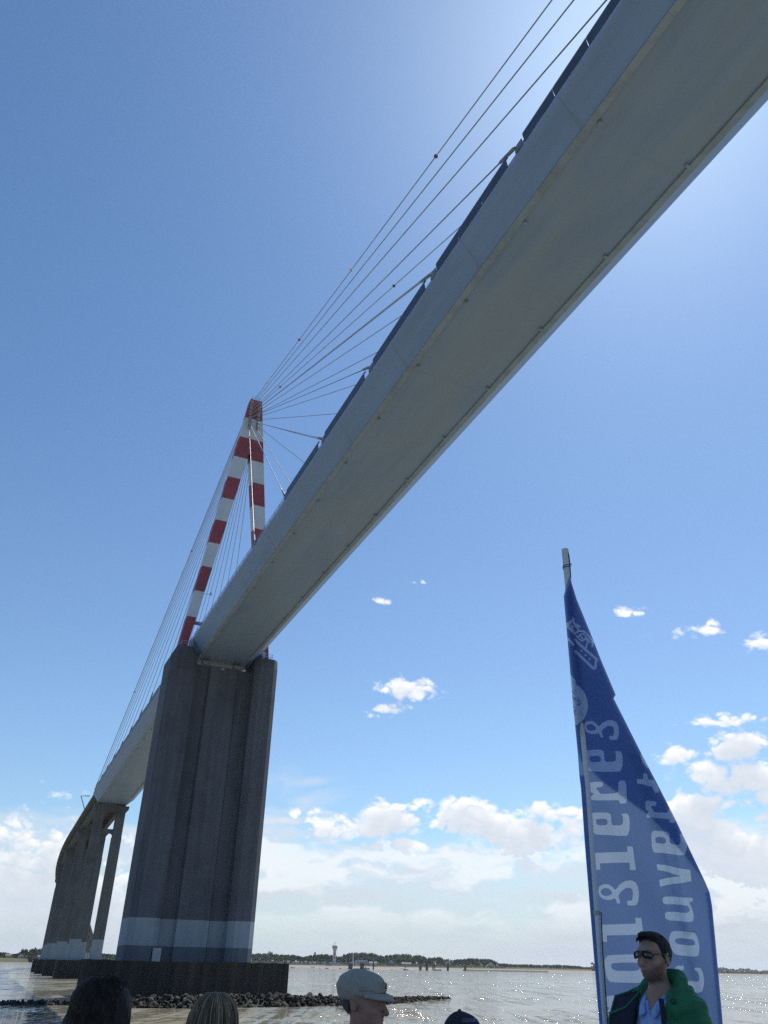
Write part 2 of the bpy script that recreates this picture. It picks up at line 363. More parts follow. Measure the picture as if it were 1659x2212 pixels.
colr = t.mix(cs[2], colr, t.mix(t.ramp(el, 0.5, 8.0), (0.45 * k, 0.50 * k, 0.555 * k), (0.56 * k, 0.60 * k, 0.645 * k)))
colr = t.mix(ct.outputs[1], colr, (0.54 * k, 0.59 * k, 0.655 * k))
colr = t.mix(t.math('MULTIPLY', dens, t.ramp(el, 0.5, 6.0, 0.6, 1.0)), colr, white)
bg = t.n('ShaderNodeBackground', {'Color': colr, 'Strength': STR})
t.L(bg.outputs[0], t.n('ShaderNodeOutputWorld').inputs[0])
S.cycles.sample_clamp_indirect = 1.5; S.cycles.use_denoising = False               # keep the glints on the water
S.view_settings.view_transform = 'Standard'; S.view_settings.look = 'None'; S.view_settings.exposure = 0.45; S.view_settings.gamma = 1.0

# ------------------------------------------------------------------ bridge: plan and profile
OX, OY = -32.988, 159.371; HD = -1.1493974
DD = Vector((math.cos(HD), math.sin(HD), 0)); NN = Vector((DD.y, -DD.x, 0))
Z0, CC = 59.27 + EYE, 6.00033e-5
def B(s, l, z): return Vector((OX, OY, 0)) + DD * s + NN * l + Vector((0, 0, z))     # z above the water
# deck line beyond the side span: steeper grade and a sweeping curve towards the far shore
path = []
x = s_ = l_ = th = 0.0; z = Z0; g = 0.0434
while x > -1250:
    path.append((x, s_, l_, z, th))
    x -= 2.0
    if x > -160: z = Z0 + 2 * CC * 202 * x - CC * x * x
    else:
        g = min(0.056, g + 2 * (0.056 - 0.0434) / 150); z -= g * 2
    z = max(z, 7.0)
    if x < -255 and th < 0.155: th += 2 / 1350
    s_ -= 2 * math.cos(th); l_ -= 2 * math.sin(th)
path = np.array(path)
def zdeck(s): return Z0 + 2 * CC * 202 * s - CC * s * s
def D(x, off, dz):                           # station x along the deck, offset to its left edge side, height over the deck edge
    if x >= -163: return B(x, off, zdeck(x) + dz)
    xs = path[::-1, 0]
    s, l, z, th = (float(np.interp(x, xs, path[::-1, k])) for k in (1, 2, 3, 4))
    return B(s - off * math.sin(th), l + off * math.cos(th), z + dz)
def frange(a, b, st):
    n = max(1, int(round(abs(b - a) / st))); return [a + (b - a) * i / n for i in range(n + 1)]

bridge = thing('cable_stayed_bridge', 'grey cable-stayed road bridge with a red and white striped pylon on a tall pier', 'bridge', B(-4, 0, 0))
# box girder
sec = [(7.5, .5), (7.5, 0), (5.416, -2.775), (-5.416, -2.775), (-7.5, -.91), (-7.5, .5)]
per = [0, .5, 3.97, 14.8, 17.6, 19.0, 34.0]
st = frange(-163, 400, 3.0)
mb = MB(); uvs = []
for i, s in enumerate(st): mb.v += [tuple(D(s, l, dz)) for l, dz in sec]
for i in range(len(st) - 1):
    for k in range(6):
        kk = (k + 1) % 6; a = i * 6
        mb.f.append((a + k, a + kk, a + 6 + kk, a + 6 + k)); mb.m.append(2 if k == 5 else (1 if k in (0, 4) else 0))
        uvs.append(((st[i], per[k]), (st[i], per[k + 1]), (st[i + 1], per[k + 1]), (st[i + 1], per[k])))
mb.f.append(tuple(range(6))); mb.m.append(1); uvs.append(tuple((0, 0) for _ in range(6)))
bl_ = root_loc(bridge); me = bpy.data.meshes.new('deck'); me.from_pydata([(v[0] - bl_.x, v[1] - bl_.y, v[2] - bl_.z) for v in mb.v], [], mb.f)
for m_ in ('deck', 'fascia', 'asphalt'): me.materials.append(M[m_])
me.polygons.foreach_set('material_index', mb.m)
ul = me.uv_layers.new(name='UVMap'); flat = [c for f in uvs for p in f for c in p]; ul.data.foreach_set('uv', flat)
me.update(); dk = bpy.data.objects.new('box_girder', me); C.objects.link(dk); dk.parent = bridge
bm = bmesh.new(); bm.from_mesh(me); bmesh.ops.recalc_face_normals(bm, faces=bm.faces); bm.to_mesh(me); bm.free()
for sg, ra, rb in ((1, -150, -9.3), (1, 1.3, 396), (-1, -150, -9.3), (-1, 1.3, 396)):     # inspection-gantry rails along both lower corners
    mb = MB(); l1 = 5.38 * sg; l0 = 4.74 * sg
    for a in frange(ra, rb, 5.316)[:-1]:
        e = a + (rb - ra) / max(1, round((rb - ra) / 5.316)) - .012
        rings = [[D(s, l0, -2.79), D(s, l1, -2.79), D(s, l1, -2.95), D(s, l0, -2.95)] for s in (a, e)]
        mb.loft(rings)
        if int(round(a / 5.316)) % 2 == 0: mb.box(D(a + 2, l0 - .22 * sg, -2.94), DD * .12, NN * .16, (0, 0, .15))
    mb.build('gantry_rail', M['rail'], bridge)
# stays: anchor stations
FR = [44.9 + 15.95 * i for i in range(9)]
BK = [-36.5, -52.5, -68.3, -84.5, -101.5, -117.5, -132.8, -146, -158.5]
# wind screens between the anchorages, plain rail near the pylon
def screen(sg, a, b):
    mb = MB()
    prof = [(7.56, .32), (7.68, .75), (7.74, 1.1), (7.69, 1.42), (7.52, 1.66), (7.40, 1.62), (7.59, 1.40), (7.64, 1.1), (7.59, .8), (7.52, .36)]
    n = max(1, int(round((b - a) / 5.3)))
    for i in range(n):
        p0 = a + (b - a) * i / n + .05; p1 = a + (b - a) * (i + 1) / n - .05
        mb.loft([[D(s, l * sg, dz) for l, dz in prof] for s in (p0, (p0 + p1) / 2, p1)])
    return mb.build('wind_screen', M['screen'], bridge)
for sg in (1, -1):
    f = [x_ for x_ in FR if x_ > 55] + [188.5, 204.5, 220.5] + [188.5 + 48 + 15.95 * i for i in range(9)]
    for a, b_ in zip(f[:-1], f[1:]): screen(sg, a + .9, b_ - 1.7)
    bk = sorted(BK)
    for a, b_ in zip(bk[:-1], bk[1:]): screen(sg, a + 1.2, b_ - 1.2)
    mb = MB()
    for z_ in (.62, .95, 1.25):
        mb.tube([D(s, 7.42 * sg, z_) for s in frange(-35, 60, 6)], .035, 5)
    for s in frange(-35, 60, 2.5): mb.tube([D(s, 7.42 * sg, .45), D(s, 7.42 * sg, 1.27)], .04, 5)
    mb.build('hand_rail', M['rail'], bridge)

# pylon: two leaning legs that meet in a head, painted in red and white bands
ZB, ZT, SP = 58.85 + EYE, 127.7 + EYE, -4.0
nb = 11; zk = [ZB + (ZT - ZB) * i / nb for i in range(nb + 1)]
def lo(z): return 9.9 + (z - EYE - 59) * (1.45 - 9.9) / 69.4
def li(z): return 8.05 + (z - EYE - 59) * (-0.05 - 8.05) / (112.0 - 59)
ZC = 112.0 + EYE
for sg in (1, -1):
    zs = sorted([56.8 + EYE] + [z_ for z_ in zk[1:] if z_ < ZC - .1] + [ZC])
    rings = []
    for z_ in zs:
        a, c_ = lo(z_), max(li(z_), 0.004); h = 1.45 - .1 * (z_ - ZB) / (ZT - ZB)
        rings.append([B(SP - h, a * sg, z_), B(SP + h, a * sg, z_), B(SP + h, c_ * sg, z_), B(SP - h, c_ * sg, z_)])
    mb = MB(); mis = [min(10, int(max(0, zs[i] + .01 - ZB) / (ZT - ZB) * nb)) % 2 for i in range(len(zs))]
    mb.loft(rings, mis=mis)
    leg = mb.build('pylon_leg', [M['red'], M['white']], bridge)
    mb = MB(); mb.box(B(SP, 8.95 * sg, 57.1 + EYE), DD * 1.9, NN * 1.35, (0, 0, .45)); mb.build('base_plate', M['socket'], leg)
mb = MB(); zs = [ZC + .003] + [z_ for z_ in zk if z_ > ZC + .1]; rings = []
for z_ in zs:
    a = lo(z_); h = 1.36
    rings.append([B(SP - h, a, z_), B(SP + h, a, z_), B(SP + h, -a, z_), B(SP - h, -a, z_)])
mb.loft(rings, mis=[min(10, int((zs[i] + .01 - ZB) / (ZT - ZB) * nb)) % 2 for i in range(len(zs))])
head = mb.build('pylon_head', [M['red'], M['white']], bridge)
mb = MB()
for k_ in (0, 1):
    mb.tube([B(SP - 1.2, -1.1, ZT + .5 + .5 * k_), B(SP + 1.2, -1.1, ZT + .5 + .5 * k_), B(SP + 1.2, 1.1, ZT + .5 + .5 * k_), B(SP - 1.2, 1.1, ZT + .5 + .5 * k_), B(SP - 1.2, -1.1, ZT + .5 + .5 * k_)], .035, 5)
for a, c_ in ((-1.2, -1.1), (1.2, -1.1), (1.2, 1.1), (-1.2, 1.1)): mb.tube([B(SP + a, c_, ZT - .05), B(SP + a, c_, ZT + 1.05)], .035, 5)
mb.build('top_rail', M['rail'], head)
mb = MB(); mb.box(B(SP + .9, 0, ZC - .35), DD * .4, NN * .55, (0, 0, .34)); mb.build('crotch_hatch', M['screen'], head)
# portal beam between the legs above the carriageway, lamps on the legs
zz = zdeck(-4) + 5.2
mb = MB(); mb.tube([B(SP, li(zz) - .02, zz), B(SP, -li(zz) + .02, zz)], .42, 12); mb.build('portal_beam', M['fascia'], bridge, smooth=True)
for sg in (1, -1):
    mb = MB()
    zl = zk[2] - .4
    mb.tube([B(SP + 1.4, (li(zl)) * sg, zl), B(SP + 1.4, (li(zl) - 1.5) * sg, zl + .05)], .06, 6)
    mb.box(B(SP + 1.4, (li(zl) - 1.5) * sg, zl + .25), DD * .15, NN * .15, (0, 0, .28)); mb.build('leg_lamp', M['rail'], bridge)

def ball_at(p0, p1, fr, mat, par):
    mb = MB(); c_ = p0.lerp(p1, fr); r = .27
    mb.lathe([(max(.001, r * math.sin(math.pi * i / 8)), -r * math.cos(math.pi * i / 8)) for i in range(9)], c_, 12)
    return mb.build('marker_ball', M[mat], par, smooth=True)
def sag(p0, p1, n, amt):
    return [p0.lerp(p1, i / n) - Vector((0, 0, 4 * amt * (i / n) * (1 - i / n))) for i in range(n + 1)]
for front in (1, 0):
    for sg in (1, -1):
        for i in range(9):
            s = (FR if front else BK)[i]
            zt = ZT - 1.2 - (8 - i) * 1.0
            top = B(SP + (1.62 if front else -1.62), 1.05 * sg, zt)
            bot = D(s - (.9 if front else -.9), 7.5 * sg, 1.55)
            L_ = (bot - top).length; dr = (bot - top).normalized()
            rad = .066 if i < 5 else .072
            mb = MB(); pts = sag(top, bot, 14, L_ * L_ * 8e-6); mb.tube(pts, rad, 8)
            nm = mb.build('stay_cable', M['cable'], bridge, smooth=True)
            # sockets: cone with collar on the head, fork with pin on the deck edge
            mb = MB(); base = B(SP + (1.28 if front else -1.28), 1.05 * sg, zt + .25)
            mb.tube([base, top + dr * .15, top + dr * .9], [.30, .30, .13], 10); mb.box(base, DD * .12, NN * .38, (0, 0, .44))
            mb.build('head_socket', M['socket'], nm)
            mb = MB(); mb.tube([bot - dr * 2.6, bot - dr * 2.3, bot - dr * .2, bot + dr * .2], [.085, .15, .18, .18], 10)
            foot = D(s + (.35 if front else -.35), 7.5 * sg, .3); mb.box(D(s + (.1 if front else -.1), 7.58 * sg, .72), DD * .5, NN * .06, (0, 0, .42)); mb.box(D(s + (.1 if front else -.1), 7.32 * sg, .72), DD * .5, NN * .06, (0, 0, .42))
            mb.tube([bot + dr * .1, foot], [.15, .12], 8); mb.tube([D(s - .3, 7.8 * sg, .95), D(s - .3, 7.1 * sg, .95)], .12, 8)
            mb.build('deck_socket', M['socket2'], nm)
            if i == 8:
                for q, fr in enumerate((.095, .26, .44, .62, .8) if front else (.12, .3, .48, .68)):
                    ball_at(pts[0], pts[-1], fr, 'ball' if (q + (sg > 0)) % 2 == 0 else 'ballw', nm).location.z -= 4 * L_ * L_ * 8e-6 * fr * (1 - fr)
                if not front:                 # ladder way beside the longest back stay
                    mb = MB(); p2 = [p + Vector((0, 0, .55)) for p in pts]; mb.tube(p2, .045, 6)
                    for kk in range(0, 320):
                        f_ = kk / 320 * 14; a_ = int(f_); p = pts[a_].lerp(pts[min(a_ + 1, 14)], f_ - a_); mb.tube([p, p + Vector((0, 0, .55))], .02, 4, caps=False)
                    mb.build('cable_ladder', M['cable'], nm)

# main pier: two chamfered columns and a thinner wall between them, a pale painted belt near the foot
zb = [-1.5 + EYE, 2.35 + EYE, 6.65 + EYE]
def octo(s0, s1, l0, l1, c, z):
    return [B(s0 + c, l0, z), B(s1 - c, l0, z), B(s1, l0 + c, z), B(s1, l1 - c, z), B(s1 - c, l1, z), B(s0 + c, l1, z), B(s0, l1 - c, z), B(s0, l0 + c, z)]
for sg in (1, -1):
    l0, l1 = (6.0, 11.5) if sg > 0 else (-11.4, -6.3)
    top = 57.2 + EYE
    rings = [octo(-9.3, 1.2, l0, l1, 1.1, z_) for z_ in (zb[0], zb[1], zb[2], top - 2.0)]
    ins = .85 if sg > 0 else .12
    rings += [octo(-9.0, .9, l0 + ins, l1 - ins, .9, top)]
    mb = MB(); mb.loft(rings, mis=[2, 1, 0, 0, 0]); col = mb.build('pier_column', [M['conc'], M['band'], M['foot']], bridge)
    mb = MB()                                 # guard rail and cabinet on the shoulder
    a, c_ = l0 + 1.5, l1 - 1.5
    for z_ in (.55, 1.1): mb.tube([B(-8.6, a, top + z_), B(.6, a, top + z_), B(.6, c_, top + z_), B(-8.6, c_, top + z_), B(-8.6, a, top + z_)], .04, 5)
    for q in frange(-8.6, .6, 1.5):
        for l_q in (a, c_): mb.tube([B(q, l_q, top - .05), B(q, l_q, top + 1.12)], .04, 5)
    mb.build('guard_rail', M['rail'], col)
    mb = MB(); mb.box(B(-.6, (l0 + .9 if sg > 0 else l1 - .9) + .9 * sg, top + .9), DD * .5, NN * .35, (0, 0, .9)); mb.build('cabinet', M['fascia'], col)
mb = MB()
ws0, ws1 = -6.4, -2.0
def wallring(z): return [B(ws0, 6.7, z), B(ws1, 6.7, z), B(ws1, 3.1, z), B(ws1 + .7, 2.7, z), B(ws1 + .7, -3.1, z), B(ws1, -3.5, z), B(ws1, -7.0, z), B(ws0, -7.0, z)]
mb.loft([wallring(z_) for z_ in (zb[0], zb[1], zb[2], 54.55 + EYE)], mis=[2, 1, 0, 0])
mb.build('pier_wall', [M['conc'], M['band'], M['foot']], bridge)
for l_b in (3.4, -3.4):
    mb = MB(); mb.box(B(-4.2, l_b, 54.55 + EYE + .78), DD * .9, NN * .8, (0, 0, .76)); mb.build('bearing', M['socket'], bridge)
mb = MB(); mb.box(B(-1.55, .2, 54.1 + EYE), DD * .3, NN * .3, (0, 0, .22)); mb.tube([B(-1.6, .2, 54.3 + EYE), B(-1.7, .2, 55.4 + EYE)], .07, 6); mb.build('flood_lamp', M['cap'], bridge)
mb = MB(); mb.box(B(1.27, 6.0, .95 + EYE), DD * .05, NN * .72, (0, 0, 1.1)); mb.build('notice_plate', M['plate'], bridge)

# sheet-pile cofferdam round the foot of the pier
cof = thing('sheet_pile_cofferdam', 'black rusted sheet-pile cofferdam round the foot of the main pier', 'cofferdam', B(-4, 0, 0))
pts = []
def edge(p, q):
    n = int(round((Vector(q) - Vector(p)).length / .6)); p = Vector(p); q = Vector(q)
    t_ = (q - p).normalized(); nr = Vector((t_.y, -t_.x))
    for i in range(n):
        a = p + (q - p) * (i / n); ph = i % 4
        pts.append(a + nr * (.22 if ph in (0, 1) else -.22))
s0, s1, l0, l1 = -15, 7, -16.3, 16.4
for a, c_ in (((s1, l0), (s1, l1)), ((s1, l1), (s0, l1)), ((s0, l1), (s0, l0)), ((s0, l0), (s1, l0))): edge(a, c_)
mb = MB(); n = len(pts); jit = [random.uniform(-.07, .07) + (.10 if (i // 26) % 3 == 0 else 0) for i in range(n)]
mb.loft([[B(p.x, p.y, -3) for p in pts], [B(p.x, p.y, EYE + .02 + jit[i]) for i, p in enumerate(pts)]], caps=False)
cc = Vector((sum(p.x for p in pts) / n, sum(p.y for p in pts) / n))
mb.loft([[B(p.x + (cc.x - p.x) * .02, p.y + (cc.y - p.y) * .02, EYE + .02 + jit[i]) for i, p in enumerate(pts)], [B(p.x + (cc.x - p.x) * .02, p.y + (cc.y - p.y) * .02, 1) for p in pts]], caps=False)
mb.build('pile_wall', M['pile'], cof)
mb = MB(); mb.box(B(-4, .05, EYE - .75), DD * 10.5, NN * 15.9, (0, 0, .55)); mb.build('concrete_fill', M['foot'], cof)
mb = MB(); mb.box(B(6.6, -13.0, EYE + .16), DD * .3, NN * 2.3, (0, 0, .09)); mb.build('pale_coping', M['cap'], cof)

# ------------------------------------------------------------------ approach viaduct
via = thing('approach_viaduct', 'dark concrete approach viaduct on twin-column piers curving down to the far shore', 'viaduct', D(-163, 0, -zdeck(-163)))
xs = frange(-163.2, -1120, 8)
def sweep(name, prof, mat, a=-163.2, b_=-1120):
    mb = MB(); mb.loft([[D(x_, l, dz) for l, dz in prof] for x_ in frange(a, b_, 8)]); return mb.build(name, M[mat], via)
sweep('deck_slab', [(6.9, .45), (7.0, -.05), (5.6, -.5), (-5.6, -.5), (-7.0, -.05), (-6.9, .45)], 'conc2')
for sg in (1, -1):
    sweep('girder', [(4.9 * sg, -.503), (4.75 * sg, -2.9), (5.0 * sg, -2.95), (5.0 * sg, -3.3), (3.5 * sg, -3.3), (3.5 * sg, -2.95), (3.75 * sg, -2.9), (3.6 * sg, -.503)], 'conc2')
    mb = MB()
    for z_ in (.8, 1.15): mb.tube([D(x_, 6.8 * sg, z_) for x_ in frange(-164, -900, 12)], .05, 5)
    for x_ in frange(-164, -900, 3): mb.tube([D(x_, 6.8 * sg, .4), D(x_, 6.8 * sg, 1.17)], .05, 4)
    mb.build('railing', M['rail'], via)
for k_ in range(19):
    x_ = -164.5 - 50.7 * k_
    c0 = D(x_, 0, 0); e = (D(x_ - 1, 0, 0) - D(x_ + 1, 0, 0)); e.z = 0; e.normalize(); lt = (D(x_, 1, 0) - D(x_, 0, 0)).normalized(); up = Vector((0, 0, 1))
    ztop = c0.z - 3.34
    if ztop < 9: break
    def Q(a, l, z_): p = c0 + e * a + lt * l; p.z = z_; return p
    mb = MB(); prof = [(-6.3, ztop), (6.3, ztop), (6.3, ztop - 1.1), (5.6, ztop - 2.1), (-5.6, ztop - 2.1), (-6.3, ztop - 1.1)]
    mb.loft([[Q(a, l, z_) for l, z_ in prof] for a in (-1.7, 1.7)]); cap = mb.build('pier_cap', M['conc2'], via)
    for sg in (1, -1):
        mb = MB(); rings = []
        for z_, g_ in ((3.5, .30), (EYE + .6, .25), (EYE + 6.2, .2), (ztop - 11, .1), (ztop - 10.9, 0), (ztop - 2.102, 0)):
            z_ = max(z_, 3.5)
            rings.append([Q(a, l * sg, z_) for a, l in ((-1.5 - g_, 2.15 - g_), (1.5 + g_, 2.15 - g_), (1.5 + g_, 5.35 + g_), (-1.5 - g_, 5.35 + g_))])
        mb.loft(rings, mis=[1, 1, 0, 0, 0, 0]); mb.build('column', [M['conc2'], M['band']], cap)
    if ztop > 26:
        mb = MB(); zz = ztop - 9.0; mb.loft([[Q(a, l, z_) for l, z_ in ((-2.2, zz + .75), (2.2, zz + .75), (2.2, zz - 1.1), (1.3, zz - .6), (-1.3, zz - .6), (-2.2, zz - 1.1))] for a in (-1.1, 1.1)]); mb.build('cross_brace', M['conc2'], cap)
    mb = MB(); rings = []
    for z_, g_ in ((-3, .3), (3.2, .3), (3.6, .2), (EYE - .1, 0)):
        rings.append([Q(a, l, z_) for a, l in ((-3.6 - g_, -7.2), (-2.6, -8.4 - g_), (2.6, -8.4 - g_), (3.6 + g_, -7.2), (3.6 + g_, 7.2), (2.6, 8.4 + g_), (-2.6, 8.4 + g_), (-3.6 - g_, 7.2))])
    mb.loft(rings); mb.build('footing', M['pile'], cap)
mb = MB()                                     # sign gantry over the carriageway edge, seen against the sky
for x_ in (-196, -196.8): mb.tube([D(x_, 6.6, .4), D(x_, 9.2, 5.8), D(x_, 5.8, 6.1)], .13, 6)
for a in frange(0, 1, 1): mb.tube([D(-196, 9.2, 5.8), D(-196.8, 9.2, 5.8)], .1, 6)
mb.build('sign_gantry', M['rail'], via)
mb = MB(); mb.tube([D(-470, 6.8, .4), D(-470, 9.6, 2.0), D(-470, 10.4, -1.2)], .14, 6); mb.build('lamp_bracket', M['rail'], via)
for x_ in (-1040, -1075, -1110):
    mb = MB(); mb.tube([D(x_, -6.6, .3), D(x_, -6.6, 11)], [.12, .07], 6); mb.tube([D(x_, -6.6, 11), D(x_, -4.4, 11.6)], .05, 5); mb.build('lamp_post', M['rail'], via)

# ------------------------------------------------------------------ water
mb = MB()
radii = [2, 6, 15, 40, 100, 250, 600, 1500, 4000, 9000, 14000]
nseg = 48
rings = [[polar(2 * math.pi * k / nseg, r_, 0) for k in range(nseg)] for r_ in radii]
mb.loft(rings, caps=False); mb.f.append(tuple(range(nseg))); mb.m.append(0)
wat = mb.build('water', M['water']); tag(wat, kind='structure')

# ------------------------------------------------------------------ breakwater of boulders in front of the pier
def boulder(seed):
    rg = random.Random(seed); bm = bmesh.new(); bmesh.ops.create_icosphere(bm, subdivisions=2, radius=1.0)
    ph = [(Vector((rg.gauss(0, 1), rg.gauss(0, 1), rg.gauss(0, 1))).normalized(), rg.uniform(.5, .92)) for _ in range(11)]
    sc = Vector((rg.uniform(.85, 1.3), rg.uniform(.75, 1.1), rg.uniform(.6, .9)))
    for v in bm.verts:
        p = v.co.copy()
        for nrm, dd_ in ph:                   # cut flat faces like broken stone
            q = p.dot(nrm)
            if q > dd_: p -= nrm * (q - dd_) * .97
        p += Vector((rg.uniform(-1, 1), rg.uniform(-1, 1), rg.uniform(-1, 1))) * .045
        v.co = Vector((p.x * sc.x, p.y * sc.y, p.z * sc.z))
    me = bpy.data.meshes.new('boulder'); bm.to_mesh(me); bm.free(); return me
bmesh_w = []
for i in range(7):
    me = boulder(i); me.materials.append(M['rock']); bmesh_w.append(me)
bmesh_d = []
for i in range(4):
    me = boulder(20 + i); me.materials.append(M['rock2']); bmesh_d.append(me)
# crest line of the breakwater (picture position of its foot, distance, height, half width)
BW = [(-140, 2163, 138, .55, 1.0), (0, 2165, 137, .6, 1.1), (150, 2166, 137, .8, 1.5), (260, 2171, 131, 1.45, 2.4), (400, 2168, 132, 1.8, 3.0), (500, 2165, 136, 2.0, 3.0), (640, 2161, 142, 1.8, 3.0),
      (760, 2159, 148, 1.6, 2.6), (830, 2155, 156, 1.2, 1.8), (885, 2152, 168, .9, 1.4), (930, 2150, 180, .7, 1.0), (968, 2149, 186, .35, .8)]
line = []
for u, v, dist, h, hw in BW: line.append((polar(az_of(u, v), dist), h, hw))
def bw_at(f):
    i = min(int(f), len(line) - 2); q = f - i
    return line[i][0].lerp(line[i + 1][0], q), line[i][1] + (line[i + 1][1] - line[i][1]) * q, line[i][2] + (line[i + 1][2] - line[i][2]) * q
mb = MB(); rings = []; rgm = random.Random(9)
for k_ in range(len(line) * 22 - 21):
    f_ = min(k_ / 22, len(line) - 1.001); p, h, hw = bw_at(f_); q0, q1 = bw_at(max(0, f_ - .3))[0], bw_at(min(len(line) - 1.001, f_ + .3))[0]
    tn = (q1 - q0).normalized(); nr = Vector((-tn.y, tn.x, 0))
    rings.append([p + nr * hw * (a + rgm.uniform(-.06, .06)) + Vector((0, 0, z_ * h * rgm.uniform(.72, 1.25))) for a, z_ in ((-1.05, -.2), (-.8, .12), (-.55, .3), (-.28, .44), (0, .5), (.28, .44), (.55, .3), (.8, .12), (1.05, -.2))])
mb.loft(rings, closed=False, caps=False)
for _ in range(2600):                         # small stones that fill the mound between the boulders
    f_ = rgm.random() * (len(line) - 1.01); p, h, hw = bw_at(f_); q0, q1 = bw_at(max(0, f_ - .3))[0], bw_at(min(len(line) - 1.001, f_ + .3))[0]
    if rgm.random() > .3 + .7 * h / 2.6: continue
    tn = (q1 - q0).normalized(); nr = Vector((-tn.y, tn.x, 0)); a = rgm.uniform(-1.08, 1.02); me = rgm.choice(bmesh_w); sc = rgm.uniform(.17, .40) * (.6 + .4 * min(1, h / 1.8))
    c = p + nr * hw * a + Vector((0, 0, max(0, h * .6 * (1 - abs(a) ** 1.7)) + rgm.uniform(-.05, .18) * h * .5)); rot = Euler((rgm.uniform(0, 6), rgm.uniform(0, 6), rgm.uniform(0, 6))).to_matrix()
    mb.add([c + rot @ (v.co * sc) for v in me.vertices], [tuple(q.vertices) for q in me.polygons], 0 if rgm.random() < .8 else 1)
tag(mb.build('rubble_mound', [M['rock'], M['rock2']]), kind='stuff')
rg = random.Random(3); nb_ = 0
while nb_ < 298:
    f = (rg.random() ** 1.0) * (len(line) - 1.01); p, h, hw = bw_at(f)
    if rg.random() > (.35 + .65 * h / 2.6): continue
    a = rg.uniform(-1, 1); r_ = rg.uniform(.36, .68) * (.55 + .45 * min(1, h / 1.8)) * (1.35 if rg.random() < .15 else 1)
    q0, q1 = bw_at(max(0, f - .3))[0], bw_at(min(len(line) - 1.001, f + .3))[0]; tn = (q1 - q0).normalized(); nr = Vector((-tn.y, tn.x, 0))
    zc = h * (.86 * (1 - abs(a) ** 1.6)) - .12 + rg.uniform(-.1, .12) * h - r_ * .25
    dry = zc > h * .5 and rg.random() < .5
    o = bpy.data.objects.new('boulder', rg.choice(bmesh_d if dry else bmesh_w)); C.objects.link(o)
    o.location = p + nr * hw * a + Vector((0, 0, max(zc, -.1))); o.scale = (r_,) * 3; o.rotation_euler = (rg.uniform(-.4, .4), rg.uniform(-.4, .4), rg.uniform(0, 6.28))
    tag(o, 'boulder in the low dark rubble breakwater in front of the pier', 'boulder', 'boulders of the breakwater'); nb_ += 1

# ------------------------------------------------------------------ far shore
HZ = 2086.9
def D_of(az):                                 # distance of the waterline along a bearing (degrees)
    return float(np.interp(math.degrees(az), [-48, -27, -23.5, -20.5, -16, -9, -4, 0, 5, 9, 12, 15, 20, 26, 48], [1150, 1400, 1560, 1650, 1600, 1540, 1520, 1560, 1700, 1860, 2050, 2350, 3100, 4300, 5200]))
azs = [R(-48 + i * .5) for i in range(193)]
def strip(name, offs, mat, kind='structure', skirt=True):
    mb = MB(); mb.loft([[polar(a, D_of(a) + o_(a) if callable(o_) else D_of(a) + o_, z_(a) if callable(z_) else z_) for a in azs] for o_, z_ in offs], closed=False, caps=False)
    o = mb.build(name, M[mat], smooth=True); tag(o, kind=kind); return o
def beachw(a):
    d_ = math.degrees(a); return float(np.interp(d_, [-20, -14, -9, 0, 6, 9, 12, 30], [12, 60, 150, 150, 150, 150, 150, 150]))
def beach_top(a): return 4.4 * min(1, max(.08, (beachw(a) - 20) / 110))
strip('beach', [(-30, -.9), (lambda a: 0, -.05), (lambda a: beachw(a) * .5, lambda a: beach_top(a) * .36), (lambda a: beachw(a), beach_top)], 'sand')
strip('shore_ground', [(lambda a: beachw(a) - .5, lambda a: beach_top(a) - .02), (lambda a: beachw(a) + 5, 5.9), (lambda a: beachw(a) + 60, 6.4), (lambda a: beachw(a) + 260, 8), (900, 12), (2200, 14), (5000, 5)], 'land')

